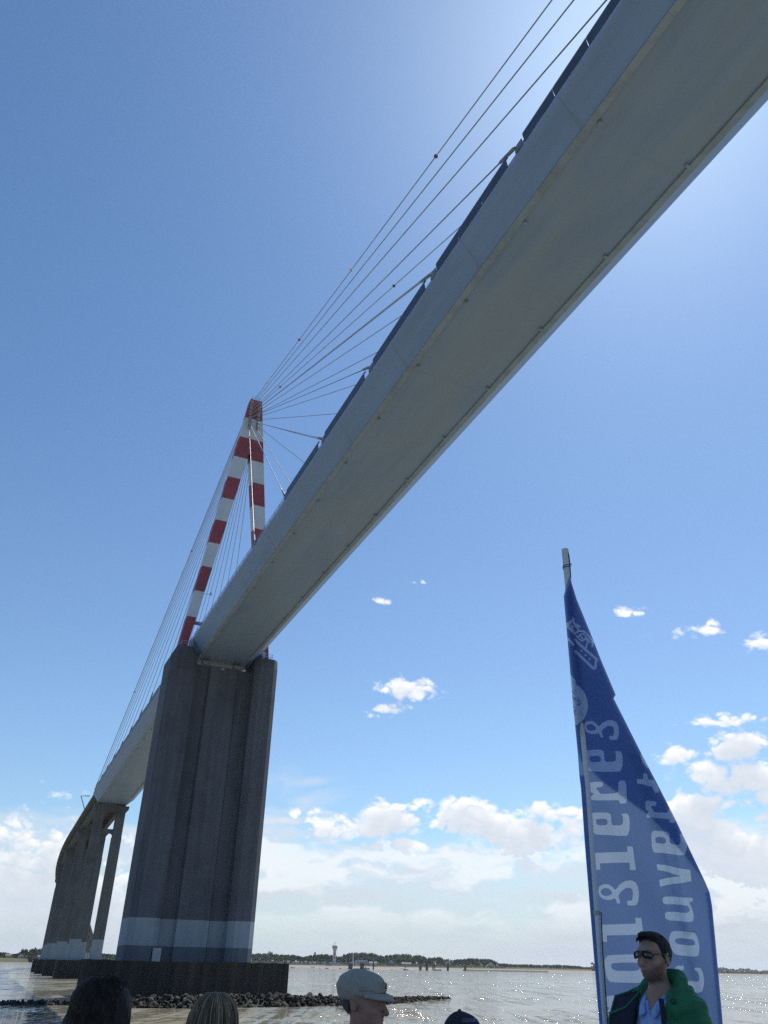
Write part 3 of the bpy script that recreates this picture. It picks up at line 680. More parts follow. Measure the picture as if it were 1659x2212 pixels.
def crown(kind, seed):
    rg = random.Random(seed); mb = MB()
    lumps = []
    if kind == 'round':
        for _ in range(9): lumps.append((Vector((rg.uniform(-.55, .55), rg.uniform(-.55, .55), rg.uniform(.45, .85))), rg.uniform(.26, .42)))
        lumps.append((Vector((0, 0, .6)), .5))
    elif kind == 'wide':
        for _ in range(11): lumps.append((Vector((rg.uniform(-.8, .8), rg.uniform(-.8, .8), rg.uniform(.62, .88))), rg.uniform(.2, .34)))
    elif kind == 'spire':
        for q in range(7): lumps.append((Vector((rg.uniform(-.03, .03), rg.uniform(-.03, .03), .2 + q * .12)), .17 - .015 * q))
    else:                                     # thin crown
        for _ in range(7): lumps.append((Vector((rg.uniform(-.5, .5), rg.uniform(-.5, .5), rg.uniform(.55, .95))), rg.uniform(.16, .26)))
    nleaf = {'round': 520, 'wide': 520, 'spire': 260, 'thin': 220}[kind]
    for _ in range(nleaf):
        c, r_ = rg.choice(lumps)
        d_ = Vector((rg.gauss(0, 1), rg.gauss(0, 1), rg.gauss(0, 1) + .25)).normalized(); p = c + d_ * r_ * rg.uniform(.72, 1.06)
        a = Vector((rg.gauss(0, 1), rg.gauss(0, 1), rg.gauss(0, 1))).normalized(); a = (a - d_ * a.dot(d_) * .6).normalized(); b_ = d_.cross(a).normalized()
        s_ = rg.uniform(.05, .105)
        mb.add([p + a * s_, p + b_ * s_ * .8 + d_ * .02, p - a * s_, p - b_ * s_ * .8 - d_ * .02], [(0, 1, 2, 3)])
    if kind in ('round', 'wide'):             # leaf mass in the middle of the crown
        for c, r_ in lumps:
            bm = bmesh.new(); bmesh.ops.create_icosphere(bm, subdivisions=1, radius=r_ * .8)
            mb.add([v.co * rg.uniform(.85, 1.1) + c for v in bm.verts], [[v.index for v in f.verts] for f in bm.faces]); bm.free()
    zs_ = [v[2] for v in mb.v]; rs_ = sorted(math.hypot(v[0], v[1]) for v in mb.v); z0_, z1_ = min(zs_), max(zs_); q_ = {'spire': 1.0}.get(kind, 1 / rs_[int(len(rs_) * .97)]); b0 = {'spire': .04, 'wide': .25}.get(kind, .10)
    mb.v = [(v[0] * q_, v[1] * q_, b0 + (v[2] - z0_) / (z1_ - z0_) * (1 - b0)) for v in mb.v]
    return mb
def trunk(): 
    mb = MB(); mb.tube([(0, 0, 0), (.01, 0, .3), (.02, .02, .6)], [.045, .035, .02], 6)
    mb.tube([(.01, 0, .3), (.2, .05, .62)], [.025, .01], 5); mb.tube([(.01, 0, .32), (-.18, -.1, .66)], [.025, .01], 5); return mb
TM = {}
for kind, mats in dict(round=('leaf_a', 'leaf_b', 'leaf_c'), wide=('leaf_a', 'leaf_b', 'pine'), spire=('pine',), thin=('leaf_b',)).items():
    for j, mt in enumerate(mats): TM[kind, mt] = crown(kind, len(TM) * 5 + 1).mesh('crown', M[mt])
TRUNK = trunk().mesh('trunk', M['bark'])
TLAB = {('round', 'leaf_a'): 'rounded mid-green tree in the wood along the far shore', ('round', 'leaf_b'): 'rounded dark grey-green tree in the wood along the far shore', ('round', 'leaf_c'): 'rounded light green tree in the wood along the far shore',
        ('wide', 'leaf_a'): 'broad-crowned green tree in the wood along the far shore', ('wide', 'leaf_b'): 'broad-crowned dark tree in the wood along the far shore', ('wide', 'pine'): 'flat-topped dark pine in the wood along the far shore'}
def tree(loc, h, w, kind, mt, label=None, group='trees along the far shore'):
    t_ = thing('tree', label or TLAB[kind, mt], 'tree', loc, random.uniform(0, 6.28), group)
    for nm, me in (('crown', TM[kind, mt]), ('trunk', TRUNK)):
        o = bpy.data.objects.new(nm, me); C.objects.link(o); o.parent = t_; o.scale = (w, w, h) if nm == 'crown' else (h * .6, h * .6, h)
    return t_
# the skyline of the wood as it stands against the sky (picture coordinates of the tree tops)
SKY = [(-60, 2056), (0, 2057), (8, 2055), (22, 2060), (36, 2060), (48, 2054), (55, 2050), (64, 2054), (76, 2048), (92, 2048), (130, 2050), (200, 2056), (250, 2060), (300, 2058), (420, 2058), (545, 2059), (578, 2056), (592, 2059), (612, 2060), (640, 2062), (654, 2066), (668, 2062), (700, 2059.5),
       (720, 2063), (735, 2064), (750, 2060), (757, 2056.5), (775, 2057), (800, 2057), (830, 2062.5), (846, 2060), (876, 2059.5), (904, 2061.5), (925, 2067), (937, 2065), (952, 2068), (972, 2072.5), (990, 2070), (1022, 2068), (1040, 2070), (1058, 2070), (1070, 2074), (1078, 2080), (1100, 2081.5), (1169, 2083.5), (1210, 2083.5), (1240, 2085), (1262, 2088.5), (1282, 2088), (1330, 2091), (1400, 2095), (1460, 2097)]
su_, sv_ = [p[0] for p in SKY], [p[1] for p in SKY]
nt = 0
def plant(u, back, low, kinds):
    global nt
    v = float(np.interp(u, su_, sv_)); a, e = azel(u, v); dist = D_of(a) + beachw(a) + back
    gz = 6.0 + min(back, 300) * .012
    H = EYE + math.tan(e) * dist - gz - low
    if H < 3: return
    w = random.uniform(.40, .56) * H if dist < 2300 else random.uniform(8, 12)
    kind, mt = random.choice(kinds)
    tree(polar(a, dist, gz - .3), H, w, kind, mt); nt += 1
K1 = [('round', 'leaf_a'), ('round', 'leaf_b'), ('wide', 'leaf_b'), ('wide', 'pine'), ('wide', 'leaf_a'), ('round', 'leaf_b')]
K2 = [('round', 'leaf_a'), ('round', 'leaf_c'), ('wide', 'leaf_a'), ('round', 'leaf_b')]
u = -58
while u < 1290:
    stp = 8.8 if u < 1100 else 7
    if 100 < u < 205 or 262 < u < 548: u += stp; continue
    plant(u + random.uniform(-2, 2), random.uniform(120, 180), random.uniform(-.8, .8), K1)
    if u < 1075:
        plant(u + random.uniform(-4, 4), random.uniform(60, 95), random.uniform(4, 8), K2)
    u += stp
# a few that stand out from the wood
for u, v, kind, mt, lab in ((680.6, 2056.5, 'spire', 'pine', 'narrow dark cypress left of the white lookout tower'), (743, 2060, 'spire', 'pine', 'narrow dark cypress right of the white lookout tower'),
                            (588, 2054.5, 'thin', 'leaf_b', 'bare-looking tall tree with gaps in its crown above the wood'), (54, 2048.5, 'wide', 'pine', 'umbrella pine standing above the left shore trees'), (77, 2046.5, 'spire', 'pine', 'dark pointed conifer beside the umbrella pine on the left shore')):
    a, e = azel(u, v); dist = D_of(a) + beachw(a) + 110; H = EYE + math.tan(e) * dist - 7
    tree(polar(a, dist, 7), H, {'spire': 14, 'thin': 7.5, 'wide': 8}[kind], kind, mt, lab, None)
# wood and hedges that read as one mass behind and below the single trees
def mass(name, pts, back, hfun, mat, dens):
    mb = MB(); rg = random.Random(5)
    for u in pts:
        v = float(np.interp(u, su_, sv_)); a, e = azel(u, v); dist = D_of(a) + beachw(a) + back; gz = 6
        H = max(1.0, (EYE + math.tan(e) * dist - gz) * hfun)
        for _ in range(dens):
            d_ = dist + rg.uniform(-12, 12); c = polar(a + R(rg.uniform(-.09, .09)), d_, gz + H * rg.uniform(0, 1) ** .8)
            s_ = rg.uniform(.7, 1.7); x_ = Vector((rg.gauss(0, 1), rg.gauss(0, 1), rg.gauss(0, 1))).normalized(); y_ = x_.orthogonal().normalized()
            mb.add([c + x_ * s_, c + y_ * s_, c - x_ * s_, c - y_ * s_], [(0, 1, 2, 3)])
    o = mb.build(name, M[mat]); return tag(o, kind='stuff')
mass('woodland', [q for q in frange(-60, 1300, 3) if not (105 < q < 200 or 265 < q < 545)], 215, .86, 'leaf_b', 46)
mass('hedge', [q for q in frange(-60, 1090, 3) if not (105 < q < 200 or 265 < q < 545)], 40, .24, 'leaf_a', 14)
mb = MB(); rg = random.Random(8)              # wooded point far out to the right
for u in frange(1280, 1750, 1.2):
    a, _ = azel(u, 2102); dist = D_of(a) + 160
    hh = np.interp(u, [1280, 1560, 1659, 1750], [17, 17, 13, 10]) * (1 + .18 * math.sin(u * .11) + .1 * math.sin(u * .37))
    for _ in range(12):
        c = polar(a + R(rg.uniform(-.04, .04)), dist + rg.uniform(-20, 20), 4 + hh * rg.random()); s_ = rg.uniform(1.5, 3.6); x_ = Vector((rg.gauss(0, 1), rg.gauss(0, 1), rg.gauss(0, 1))).normalized(); y_ = x_.orthogonal().normalized()
        mb.add([c + x_ * s_, c + y_ * s_, c - x_ * s_, c - y_ * s_], [(0, 1, 2, 3)])
tag(mb.build('distant_wood', M['leaf_b']), kind='stuff')
mb = MB(); rings = []                         # weedy rock shelf running out from the wooded point
for u, v0, v1, w in ((1000, 2093, 2091, 20), (1030, 2095, 2091.5, 60), (1080, 2098, 2093, 110), (1110, 2099.5, 2094.5, 90), (1150, 2100.2, 2097.5, 50), (1185, 2100, 2098.8, 15)):
    a, _ = azel(u, v0); d0 = D_of(a) + 2
    rings.append([polar(a, d0 - 14, -.6), polar(a, d0, .7), polar(a, d0 + w * .5, 2.6), polar(a, d0 + w, 2.4), polar(a, d0 + w + 10, -.5)])
mb.loft(rings, closed=False, caps=False); tag(mb.build('rock_shelf', M['weed'], smooth=True), kind='structure')

# ---- sea wall, houses, tower
def spot(u, back, z=6.0):
    a = az_of(u); return polar(a, D_of(a) + beachw(a) + back, z), a
seaw = MB(); rings = []
for u in frange(548, 1000, 8):
    a = az_of(u); d0 = D_of(a) + beachw(a) + 2.2; rings.append([polar(a, d0, 3.6), polar(a, d0, 6.6), polar(a, d0 + 1.2, 6.6), polar(a, d0 + 1.2, 3.6)])
seaw.loft(rings); tag(seaw.build('sea_wall', M['wall_g']), 'low grey sea wall at the top of the far beach', 'wall')
def house(u, back, w, d_, h, roof, wall, rf, label, group=None, turn=0.0, z=6.2):
    p, a = spot(u, back, z); t_ = thing('house', label, 'house', p, -a + turn, group)
    mb = MB(); mb.loft([[(-w / 2, -d_ / 2, 0), (w / 2, -d_ / 2, 0), (w / 2, d_ / 2, 0), (-w / 2, d_ / 2, 0)], [(-w / 2, -d_ / 2, h), (w / 2, -d_ / 2, h), (w / 2, d_ / 2, h), (-w / 2, d_ / 2, h)]])
    if roof == 'gable': mb.add([(-w / 2 + .02, -d_ / 2 + .02, h), (-w / 2 + .02, d_ / 2 - .02, h), (-w / 2 + .02, 0, h + d_ * .3), (w / 2 - .02, -d_ / 2 + .02, h), (w / 2 - .02, d_ / 2 - .02, h), (w / 2 - .02, 0, h + d_ * .3)], [(0, 1, 2), (3, 5, 4)])
    if roof == 'front': mb.add([(-w / 2 + .02, -d_ / 2 + .02, h), (w / 2 - .02, -d_ / 2 + .02, h), (0, -d_ / 2 + .02, h + w * .3), (-w / 2 + .02, d_ / 2 - .02, h), (w / 2 - .02, d_ / 2 - .02, h), (0, d_ / 2 - .02, h + w * .3)], [(0, 1, 2), (3, 5, 4)])
    mb.build('wall', M[wall], t_, local=True)
    mb = MB(); e = .5
    if roof == 'gable':
        for sg in (-1, 1): mb.loft([[(-w / 2 - e, sg * (d_ / 2 + e), h - .3 * e + .03), (-w / 2 - e, 0, h + d_ * .3 + .03), (-w / 2 - e, 0, h + d_ * .3 + .3), (-w / 2 - e, sg * (d_ / 2 + e), h + .2)], [(w / 2 + e, sg * (d_ / 2 + e), h - .3 * e + .03), (w / 2 + e, 0, h + d_ * .3 + .03), (w / 2 + e, 0, h + d_ * .3 + .3), (w / 2 + e, sg * (d_ / 2 + e), h + .2)]])
    elif roof == 'front':
        for sg in (-1, 1): mb.loft([[(sg * (w / 2 + e), -d_ / 2 - e, h - .3 * e + .03), (0, -d_ / 2 - e, h + w * .3 + .03), (0, -d_ / 2 - e, h + w * .3 + .3), (sg * (w / 2 + e), -d_ / 2 - e, h + .2)], [(sg * (w / 2 + e), d_ / 2 + e, h - .3 * e + .03), (0, d_ / 2 + e, h + w * .3 + .03), (0, d_ / 2 + e, h + w * .3 + .3), (sg * (w / 2 + e), d_ / 2 + e, h + .2)]])
    else: mb.abox(-w / 2 - .6, w / 2 + .6, -d_ / 2 - .6, d_ / 2 + .6, h + .01, h + .7)
    mb.build('roof', M[rf], t_, local=True)
    nwin = max(2, int(w / 3.5))
    for i in range(nwin):
        x_ = -w / 2 + w * (i + .5) / nwin
        for fl in range(max(1, int(h / 3))):
            mb = MB(); mb.abox(x_ - .55, x_ + .55, -d_ / 2 - .06, -d_ / 2 + .05, fl * 3 + .9, fl * 3 + 2.3); mb.build('window', M['glass'], t_, local=True)
    return t_
house(780, 24, 24, 10, 8.0, 'flat', 'wall_g', 'wall_w', 'flat-roofed grey waterfront building just right of the white lookout tower')
house(796, 18, 11, 8, 5.5, 'flat', 'wall_g', 'slate', 'low grey annexe on the right end of the flat-roofed building')
house(806, 8, 14, 9, 3.6, 'gable', 'wall_w', 'tile', 'long white house with pale tile roof above the beach')
house(878, 25, 18, 9, 3.6, 'gable', 'wall_g', 'tile', 'long low house with brown tile roof near the slipway')
house(1060, 40, 12, 10, 4.5, 'front', 'wall_w', 'wall_w', 'pale gabled house among trees at the wooded point', z=9)
house(968, 55, 14, 12, 6.0, 'front', 'wall_w', 'slate', 'grey gabled house in the trees above the old pier stumps', z=8)
house(845, 45, 12, 9, 5, 'front', 'wall_g', 'slate', 'small grey gabled house in the trees right of the tiled house', z=8)
for i, (u, w, h, lab) in enumerate(((622, 4, 3.2, 'tall narrow white beach hut at the left end of the row'), (633, 4.5, 2.8, 'second white beach hut of the row, by the longest boat'), (641, 7, 2.6, 'broad low white beach hut with slate roof'), (651, 4.5, 2.8, 'white beach hut in the middle of the row'),
                                    (660, 3.5, 3.2, 'narrow white beach hut left of the cypress'), (670, 6, 2.8, 'broad white beach hut under the cypress'), (679, 4.5, 2.4, 'low white beach hut near the tower'), (700, 6, 3.2, 'white beach hut beside the lookout tower'))):
    house(u, 6 + (i * 7) % 5, w, 4.5, h, 'front' if i % 2 else 'gable', 'wall_w', 'slate' if i % 3 else 'tile', lab, 'white beach huts')
house(12, 34, 9, 7, 3.6, 'gable', 'wall_w', 'tile', 'white house among the trees on the left shore, nearest the frame edge')
house(40, 26, 9, 7, 4, 'front', 'wall_w', 'slate', 'white gabled house with slate roof on the left shore')
house(84, 30, 11, 7, 3, 'gable', 'wall_w', 'slate', 'low white house close to the foot of the viaduct')
house(60, 5, 30, 6, 2.4, 'flat', 'timber', 'timber', 'long dark boat shed on the bank of the left shore', z=4)
p, a = spot(721.5, 12, 5.8)
tw = thing('lookout_tower', 'white harbour lookout tower with a wider top room above the beach', 'tower', p, -a)
mb = MB(); mb.loft([[(3.3 * sx, 3.3 * sy, 0) for sx, sy in ((-1, -1), (1, -1), (1, 1), (-1, 1))], [(2.9 * sx, 2.9 * sy, 24) for sx, sy in ((-1, -1), (1, -1), (1, 1), (-1, 1))]]); mb.build('shaft', M['wall_w'], tw, local=True)
mb = MB(); mb.lathe([(3.0, 23.5), (3.3, 24.5), (4.8, 27.5), (5.1, 30.3), (4.7, 30.6), (4.7, 31.8), (4.2, 32.2)], (0, 0, 0), 16); mb.build('lookout_room', M['wall_w'], tw, local=True)
mb = MB(); mb.lathe([(4.6, 28.4), (5.06, 28.42), (5.14, 29.7), (4.6, 29.72)], (0, 0, .0), 16); mb.build('glazing', M['glass'], tw, local=True)
for z_ in (4, 10, 16): mb = MB(); mb.abox(-.8, .8, -3.42, -2.9, z_, z_ + 3); mb.build('window', M['glass'], tw, local=True)
mb = MB(); mb.tube([(0, 0, 32.0), (0, 0, 38)], [.4, .25], 6); mb.abox(-1.4, 1.4, -.25, .25, 36.3, 36.9); mb.build('radar_mast', M['wall_g'], tw, local=True)
mb = MB(); mb.tube([(-3.2, 0, 31.9), (-3.2, 0, 35)], .25, 6); mb.build('aerial', M['timber'], tw, local=True)
mb = MB(); mb.abox(-10, -3.35, -2, 4, 0, 4.2); mb.abox(3.35, 9.5, -2, 4, 0, 3.6); mb.build('side_wing', M['wall_w'], tw, local=True)
p, a = spot(762, -12, 3.5)
sm = thing('signal_mast', 'slim white signal mast with ramp braces on the beach by the grey building', 'mast', p, -a)
mb = MB(); mb.tube([(0, 0, 0), (0, 0, 22)], [1.3, .9], 8); mb.build('pole', M['wall_w'], sm, local=True)
for sx in (-1, 1): mb = MB(); mb.tube([(sx * 12, 0, 0), (0, 0, 9)], .6, 6); mb.build('brace', M['wall_w'], sm, local=True)
p, a = spot(858, -40, 4.6)
rp = MB(); a1 = az_of(892); rp.loft([[polar(a, D_of(a) + 150, 4.75), polar(a, D_of(a) + 132, 4.1), polar(a, D_of(a) + 140, 3.5), polar(a, D_of(a) + 150, 3.5)], [polar(a1, D_of(a1) + 18, .75), polar(a1, D_of(a1) - 4, .1), polar(a1, D_of(a1) - 4, -1), polar(a1, D_of(a1) + 18, -1)]])
tag(rp.build('slipway', M['ramp']), 'pale concrete slipway sloping down the beach to the water', 'slipway')
# old pier stumps
def stump(u, wpx, v0, v1, label, posts=1, deck=False, group='dark old pier stumps off the beach'):
    a, e = azel(u, v1); dist = D_of(a) + 6; w = wpx / FPX * dist * .87; a0, e0 = azel(u, v0); top = EYE + math.tan(e0) * dist
    t_ = thing('pier_stump', label, 'pier stump', polar(a, dist, 0), -a, group)
    if posts == 1:
        mb = MB(); mb.loft([[(sx * w / 2, sy * w / 2, -2) for sx, sy in ((-1, -1), (1, -1), (1, 1), (-1, 1))], [(sx * w / 2 * 1.0, sy * w / 2, top) for sx, sy in ((-1, -1), (1, -1), (1, 1), (-1, 1))]]); mb.build('block', M['timber'], t_, local=True)
        mb = MB(); mb.abox(-w / 2 - .3, w / 2 + .3, -w / 2 - .3, w / 2 + .3, top + .01, top + .6); mb.build('cap', M['timber'], t_, local=True)
    else:
        for q in range(posts):
            mb = MB(); x_ = -w / 2 + w * q / (posts - 1); mb.tube([(x_, 0, -2), (x_, 0, top)], .75, 6); mb.build('post', M['timber'], t_, local=True)
        mb = MB(); mb.abox(-w / 2 - 1.2, w / 2 + 1.2, -.6, .6, top - 3, top - 2.2); mb.build('beam', M['timber'], t_, local=True)
    return t_
stump(757, 9.3, 2082, 2088.5, 'square dark stump left of the white signal mast'); stump(782, 8.6, 2081, 2088.5, 'square dark stump right of the white signal mast')
stump(806.5, 2.8, 2077.5, 2089, 'thin tall dark post standing on the beach below the tiled house'); stump(908, 5.4, 2087, 2094, 'short dark stump left of the tallest stump')
stump(922, 5.4, 2074, 2094, 'tallest dark stump with a platform at its top'); stump(937, 4.6, 2086, 2094, 'three slim dark posts joined by a beam', 3); stump(967.5, 4.6, 2082, 2095.5, 'dark stump standing alone with a thin post at its left'); stump(1005, 4.6, 2087, 2096, 'short dark stump furthest to the right')
stump(875, 1.5, 2083, 2090.5, 'thin dark post at the foot of the slipway')
# boats lying off the beach
def boat(u, off, L_, mat, cabin, label):
    L_ *= .72
    a = az_of(u); dist = D_of(a) + off; t_ = thing('moored_boat', label, 'boat', polar(a, dist, max(0, off * .022) + .1), -a + random.uniform(-.4, .4), 'small boats off the beach')
    prof = []
    for f in (-.5, -.3, 0, .25, .42, .5):
        w = L_ * .17 * (1 if f < .1 else max(.03, 1 - ((f - .1) / .4) ** 2)); h0 = .0; h1 = L_ * (.13 + .07 * max(0, f))
        prof.append([(f * L_, -w * .6, h0), (f * L_, w * .6, h0), (f * L_, w, h1), (f * L_, -w, h1)])
    mb = MB(); mb.loft(prof); mb.build('hull', M[mat], t_, local=True)
    if cabin:
        mb = MB(); mb.loft([[(-.22 * L_, -.1 * L_, .132 * L_), (.12 * L_, -.1 * L_, .135 * L_), (.12 * L_, .1 * L_, .135 * L_), (-.22 * L_, .1 * L_, .132 * L_)], [(-.2 * L_, -.085 * L_, .30 * L_), (.02 * L_, -.085 * L_, .30 * L_), (.02 * L_, .085 * L_, .30 * L_), (-.2 * L_, .085 * L_, .30 * L_)]]); mb.build('cabin', M['hullw'], t_, local=True)
    return t_
for u, off, L_, mat, cab, lab in ((632, -22, 11, 'hullw', 1, 'white cabin boat nearest the black cofferdam'), (676, 60, 9, 'hulld', 0, 'dark open boat high on the sand below the huts'), (691, -14, 6, 'hullw', 1, 'small white cabin boat left of the grey launch'), (706, -18, 8, 'hulld', 1, 'grey launch with white cabin at the water edge'),
                                  (736, 0, 7, 'hullr', 1, 'rust-red boat right below the lookout tower'), (752, -14, 7, 'hulld', 0, 'low dark boat with no cabin left of the largest boat'), (767, -16, 8, 'hulld', 1, 'dark cabin boat touching the largest boat'), (791, -22, 17, 'hulld', 1, 'largest dark boat near the tall beach post'),
                                  (847, -24, 6, 'hullw', 0, 'low white open boat left of the slipway'), (876, -12, 12, 'hulld', 1, 'grey cabin boat at the foot of the slipway')):
    boat(u, off, L_, mat, cab, lab)
a = az_of(948); o = boat(947, -6, 16, 'hulld', 0, 'long low dark barge beside the trio of posts')
for sx, sy, h in ((0, 0, 0),): pass

# ------------------------------------------------------------------ the boat we stand on (deck below the picture's lower edge)
DECK = EYE - 1.66
tb = thing('tour_boat', 'white tour boat whose open upper deck carries the passengers', 'boat', (0, 1, 0))
mb = MB(); prof = []
for f, w in ((-9, 3.0), (-4, 3.3), (4, 3.3), (8, 3.0), (11.5, 1.3), (13, .1)):
    prof.append([(-w * .8, f, -.5), (w * .8, f, -.5), (w, f, 1.7), (-w, f, 1.7)])
mb.loft([[Vector(p) + Vector((0, 1, 0)) for p in r_] for r_ in prof]); mb.build('hull', M['hullw'], tb)
mb = MB(); mb.abox(-2.9, 2.9, -6, 7.4, 1.72, DECK - .12); mb.build('cabin', M['hullw'], tb)
mb = MB(); mb.abox(-3.1, 3.1, -6.4, 7.9, DECK - .117, DECK); mb.build('deck', noisy('deck_coating', (.42, .44, .46), (.36, .38, .40), 2.0), tb)

# ------------------------------------------------------------------ advertising flag
FD = 5.9                                     # how far off the flag stands
fb_ = at_dist(1303, 2150, FD)
fa = math.atan2(fb_.x, fb_.y)
FN = Vector((-math.sin(fa + R(4)), -math.cos(fa + R(4)), 0)); FX = Vector((-FN.y, FN.x, 0)); FX = FX if FX.x > 0 else -FX
FO = Vector((fb_.x, fb_.y, EYE))
def fl(u, v):                                 # a point of the cloth, in metres across and up
    d = ray(u, v); t_ = (FO - CAM).dot(FN) / d.dot(FN); p = CAM + d * t_ - FO
    return (p.dot(FX), p.z)
def c3(x_, y_): return fl(1152.1 + .30555 * x_, 1152.1 + .30555 * y_)
def c4(x_, y_): return fl(1152.1 + .30555 * x_, 1700.7 + .30555 * y_)
def c5(x_, y_): return fl(1316.7 + .16534 * x_, 1986.0 + .16534 * y_)
def c8(x_, y_): return fl(1196.0 + .12402 * x_, 1289.2 + .12402 * y_)
left = [(1231, 1254), (1225.4, 1274.3), (1220, 1295.7), (1220.9, 1308), (1228.5, 1393.5), (1236, 1482), (1242.9, 1567.7), (1245.9, 1610.5), (1250, 1671.6), (1253.6, 1700.7), (1262, 1823), (1274.3, 1975.7), (1286.6, 2128.5), (1293.3, 2212), (1306, 2380)]
right = [(1233, 1254.5), (1246.8, 1298.8), (1274.3, 1366), (1298.8, 1427), (1329.3, 1497.4), (1324.8, 1505), (1347.7, 1549.4), (1384.3, 1622.7), (1424, 1700.7), (1457.7, 1768), (1488, 1832), (1521.9, 1902.4), (1532.6, 1926.8), (1537.8, 1954.4), (1544.8, 2021.6), (1552.4, 2098), (1558.6, 2168), (1562, 2212), (1572, 2380)]
OUT = [fl(*p) for p in left] + [fl(*p) for p in reversed(right)]
GL = []                                       # printed letters and marks (pale), DK = dark marks on the pale disc
DK = []; HOLES = []
def aff(x0, y0, X0, Y0, kx, ky, f, sh=0.0): return lambda x_, y_: f(X0 + (x_ - x0) * kx, Y0 + (y_ - y0) * ky + (x_ - x0) * sh)
def poly(f, pts): return [f(*p) for p in pts]
e_o = [(410, 190), (418, 172), (545, 170), (550, 262), (618, 262), (632, 250), (632, 200), (620, 182), (655, 178), (672, 190), (681, 230), (680, 290), (668, 330), (655, 340), (440, 330), (425, 320), (413, 280)]
e_h = [(445, 218), (520, 215), (523, 262), (455, 265), (442, 250), (440, 230)]
r_o = [(405, 85), (605, 80), (608, 110), (662, 108), (655, -50), (600, -50), (600, 33), (470, 38), (455, 15), (435, -5), (488, -15), (490, -50), (392, -45), (395, 20), (425, 38), (402, 60)]
i_o = [(432, 460), (665, 455), (662, 415), (702, 418), (725, 585), (683, 585), (680, 532), (468, 535), (472, 580), (440, 580)]
s_o = [(455, 735), (462, 700), (490, 683), (530, 684), (560, 705), (580, 728), (610, 690), (650, 664), (690, 658), (722, 672), (742, 705), (748, 760), (742, 810), (728, 838), (664, 838), (668, 800), (690, 806), (702, 795), (706, 752), (700, 722), (682, 712), (655, 714), (625, 735), (600, 765), (616, 822), (592, 822), (580, 782), (545, 795), (500, 792), (468, 772)]
s_h = [(472, 738), (480, 718), (505, 708), (535, 716), (552, 735), (560, 748), (540, 762), (510, 768), (485, 758)]
ident = lambda f: f
def chaikin(p, n=2, r=.2):
    for _ in range(n):
        q = []
        for i in range(len(p)):
            a, b_ = p[i], p[(i + 1) % len(p)]; q += [(a[0] + (b_[0] - a[0]) * r, a[1] + (b_[1] - a[1]) * r), (b_[0] + (a[0] - b_[0]) * r, b_[1] + (a[1] - b_[1]) * r)]
        p = q
    return p
def put(f, o_, h=None):
    if len(o_) >= 15 or (h and len(o_) >= 8): o_ = chaikin(o_, 2, .16)
    GL.append(poly(f, o_))
    if h: HOLES.append(poly(f, chaikin(h, 2, .2)))
put(aff(410, 172, 365, 1525, .98, .93, c3), e_o, e_h)          # first column, top to bottom
put(c4, r_o); put(c4, e_o, e_h); put(c4, i_o); put(c4, s_o, s_h)
put(aff(455, 660, 360, 1310, .83, .80, c3), s_o, s_h)
put(aff(432, 460, 478, 970, 1.06, 1.02, c4), i_o)
put(c4, [(500, 1230), (520, 1185), (760, 1180), (790, 1230), (800, 1330), (770, 1385), (540, 1378), (515, 1340)], [(555, 1240), (740, 1238), (755, 1270), (745, 1298), (570, 1298), (548, 1270)])
put(aff(405, -50, 520, 1470, 1.0, 1.05, c4), r_o)
put(c5, [(870, 605), (970, 608), (972, 650), (935, 672), (920, 722), (960, 790), (1150, 818), (1180, 785), (1170, 715), (1148, 680), (1113, 663), (1110, 630), (1190, 632), (1225, 700), (1242, 820), (1210, 965), (900, 930), (850, 800), (840, 700)])
put(c5, [(810, 148), (1110, 165), (1150, 230), (1180, 360), (1165, 492), (855, 465), (800, 370), (773, 260)], [(870, 240), (1080, 255), (1120, 290), (1115, 345), (880, 325), (850, 285)])
put(c4, [(912, 772), (1085, 778), (1125, 782), (1128, 805), (1100, 815), (1115, 840), (1135, 900), (1130, 945), (1108, 950), (935, 940), (928, 878), (1085, 888), (1108, 870), (1090, 830), (917, 828)])
put(c4, [(870, 545), (1110, 588), (1117, 665), (895, 702), (890, 655), (1040, 628), (880, 585)])
put(aff(410, 172, 835, 315, .925, .95, c4, .04), e_o, e_h)
put(aff(395, -50, 795, 98, .79, .92, c4, .04), r_o)
put(c3, [(730, 1740), (775, 1740), (778, 1690), (805, 1695), (810, 1735), (850, 1740), (880, 1790), (890, 1830), (860, 1832), (840, 1790), (735, 1770)])
put(c3, [(755, 1560), (765, 1545), (790, 1590), (820, 1650), (800, 1650), (770, 1610)])
def stroke(f, pts, w, tgt=GL):
    for a, b_ in zip(pts[:-1], pts[1:]):
        a, b_ = Vector(a), Vector(b_); d_ = (b_ - a).normalized(); n_ = Vector((-d_.y, d_.x)) * w / 2; a = a - d_ * w * .35; b_ = b_ + d_ * w * .35
        tgt.append(poly(f, [a + n_, b_ + n_, b_ - n_, a - n_]))
GL.append(poly(c8, [(335, 380), (375, 425), (365, 455), (390, 490), (485, 540), (455, 568), (380, 530), (345, 505), (335, 460)]))
GL.append(poly(c8, [(235, 520), (330, 425), (335, 470), (285, 550), (300, 565), (350, 610), (355, 680), (245, 590)]))
stroke(c8, [(318, 545), (400, 545), (445, 612), (372, 682), (330, 560)], 30); stroke(c8, [(440, 622), (520, 622), (580, 665), (690, 805), (680, 885)], 32); stroke(c8, [(480, 680), (520, 660), (660, 830)], 24)
stroke(c8, [(425, 720), (465, 690), (515, 765), (490, 790), (400, 710)], 26); stroke(c8, [(500, 785), (570, 745), (600, 800), (565, 900)], 32)
stroke(c8, [(385, 775), (430, 825), (755, 1100)], 46); stroke(c8, [(745, 1105), (722, 1235), (690, 1245), (392, 980)], 48); stroke(c8, [(268, 788), (352, 868)], 46)
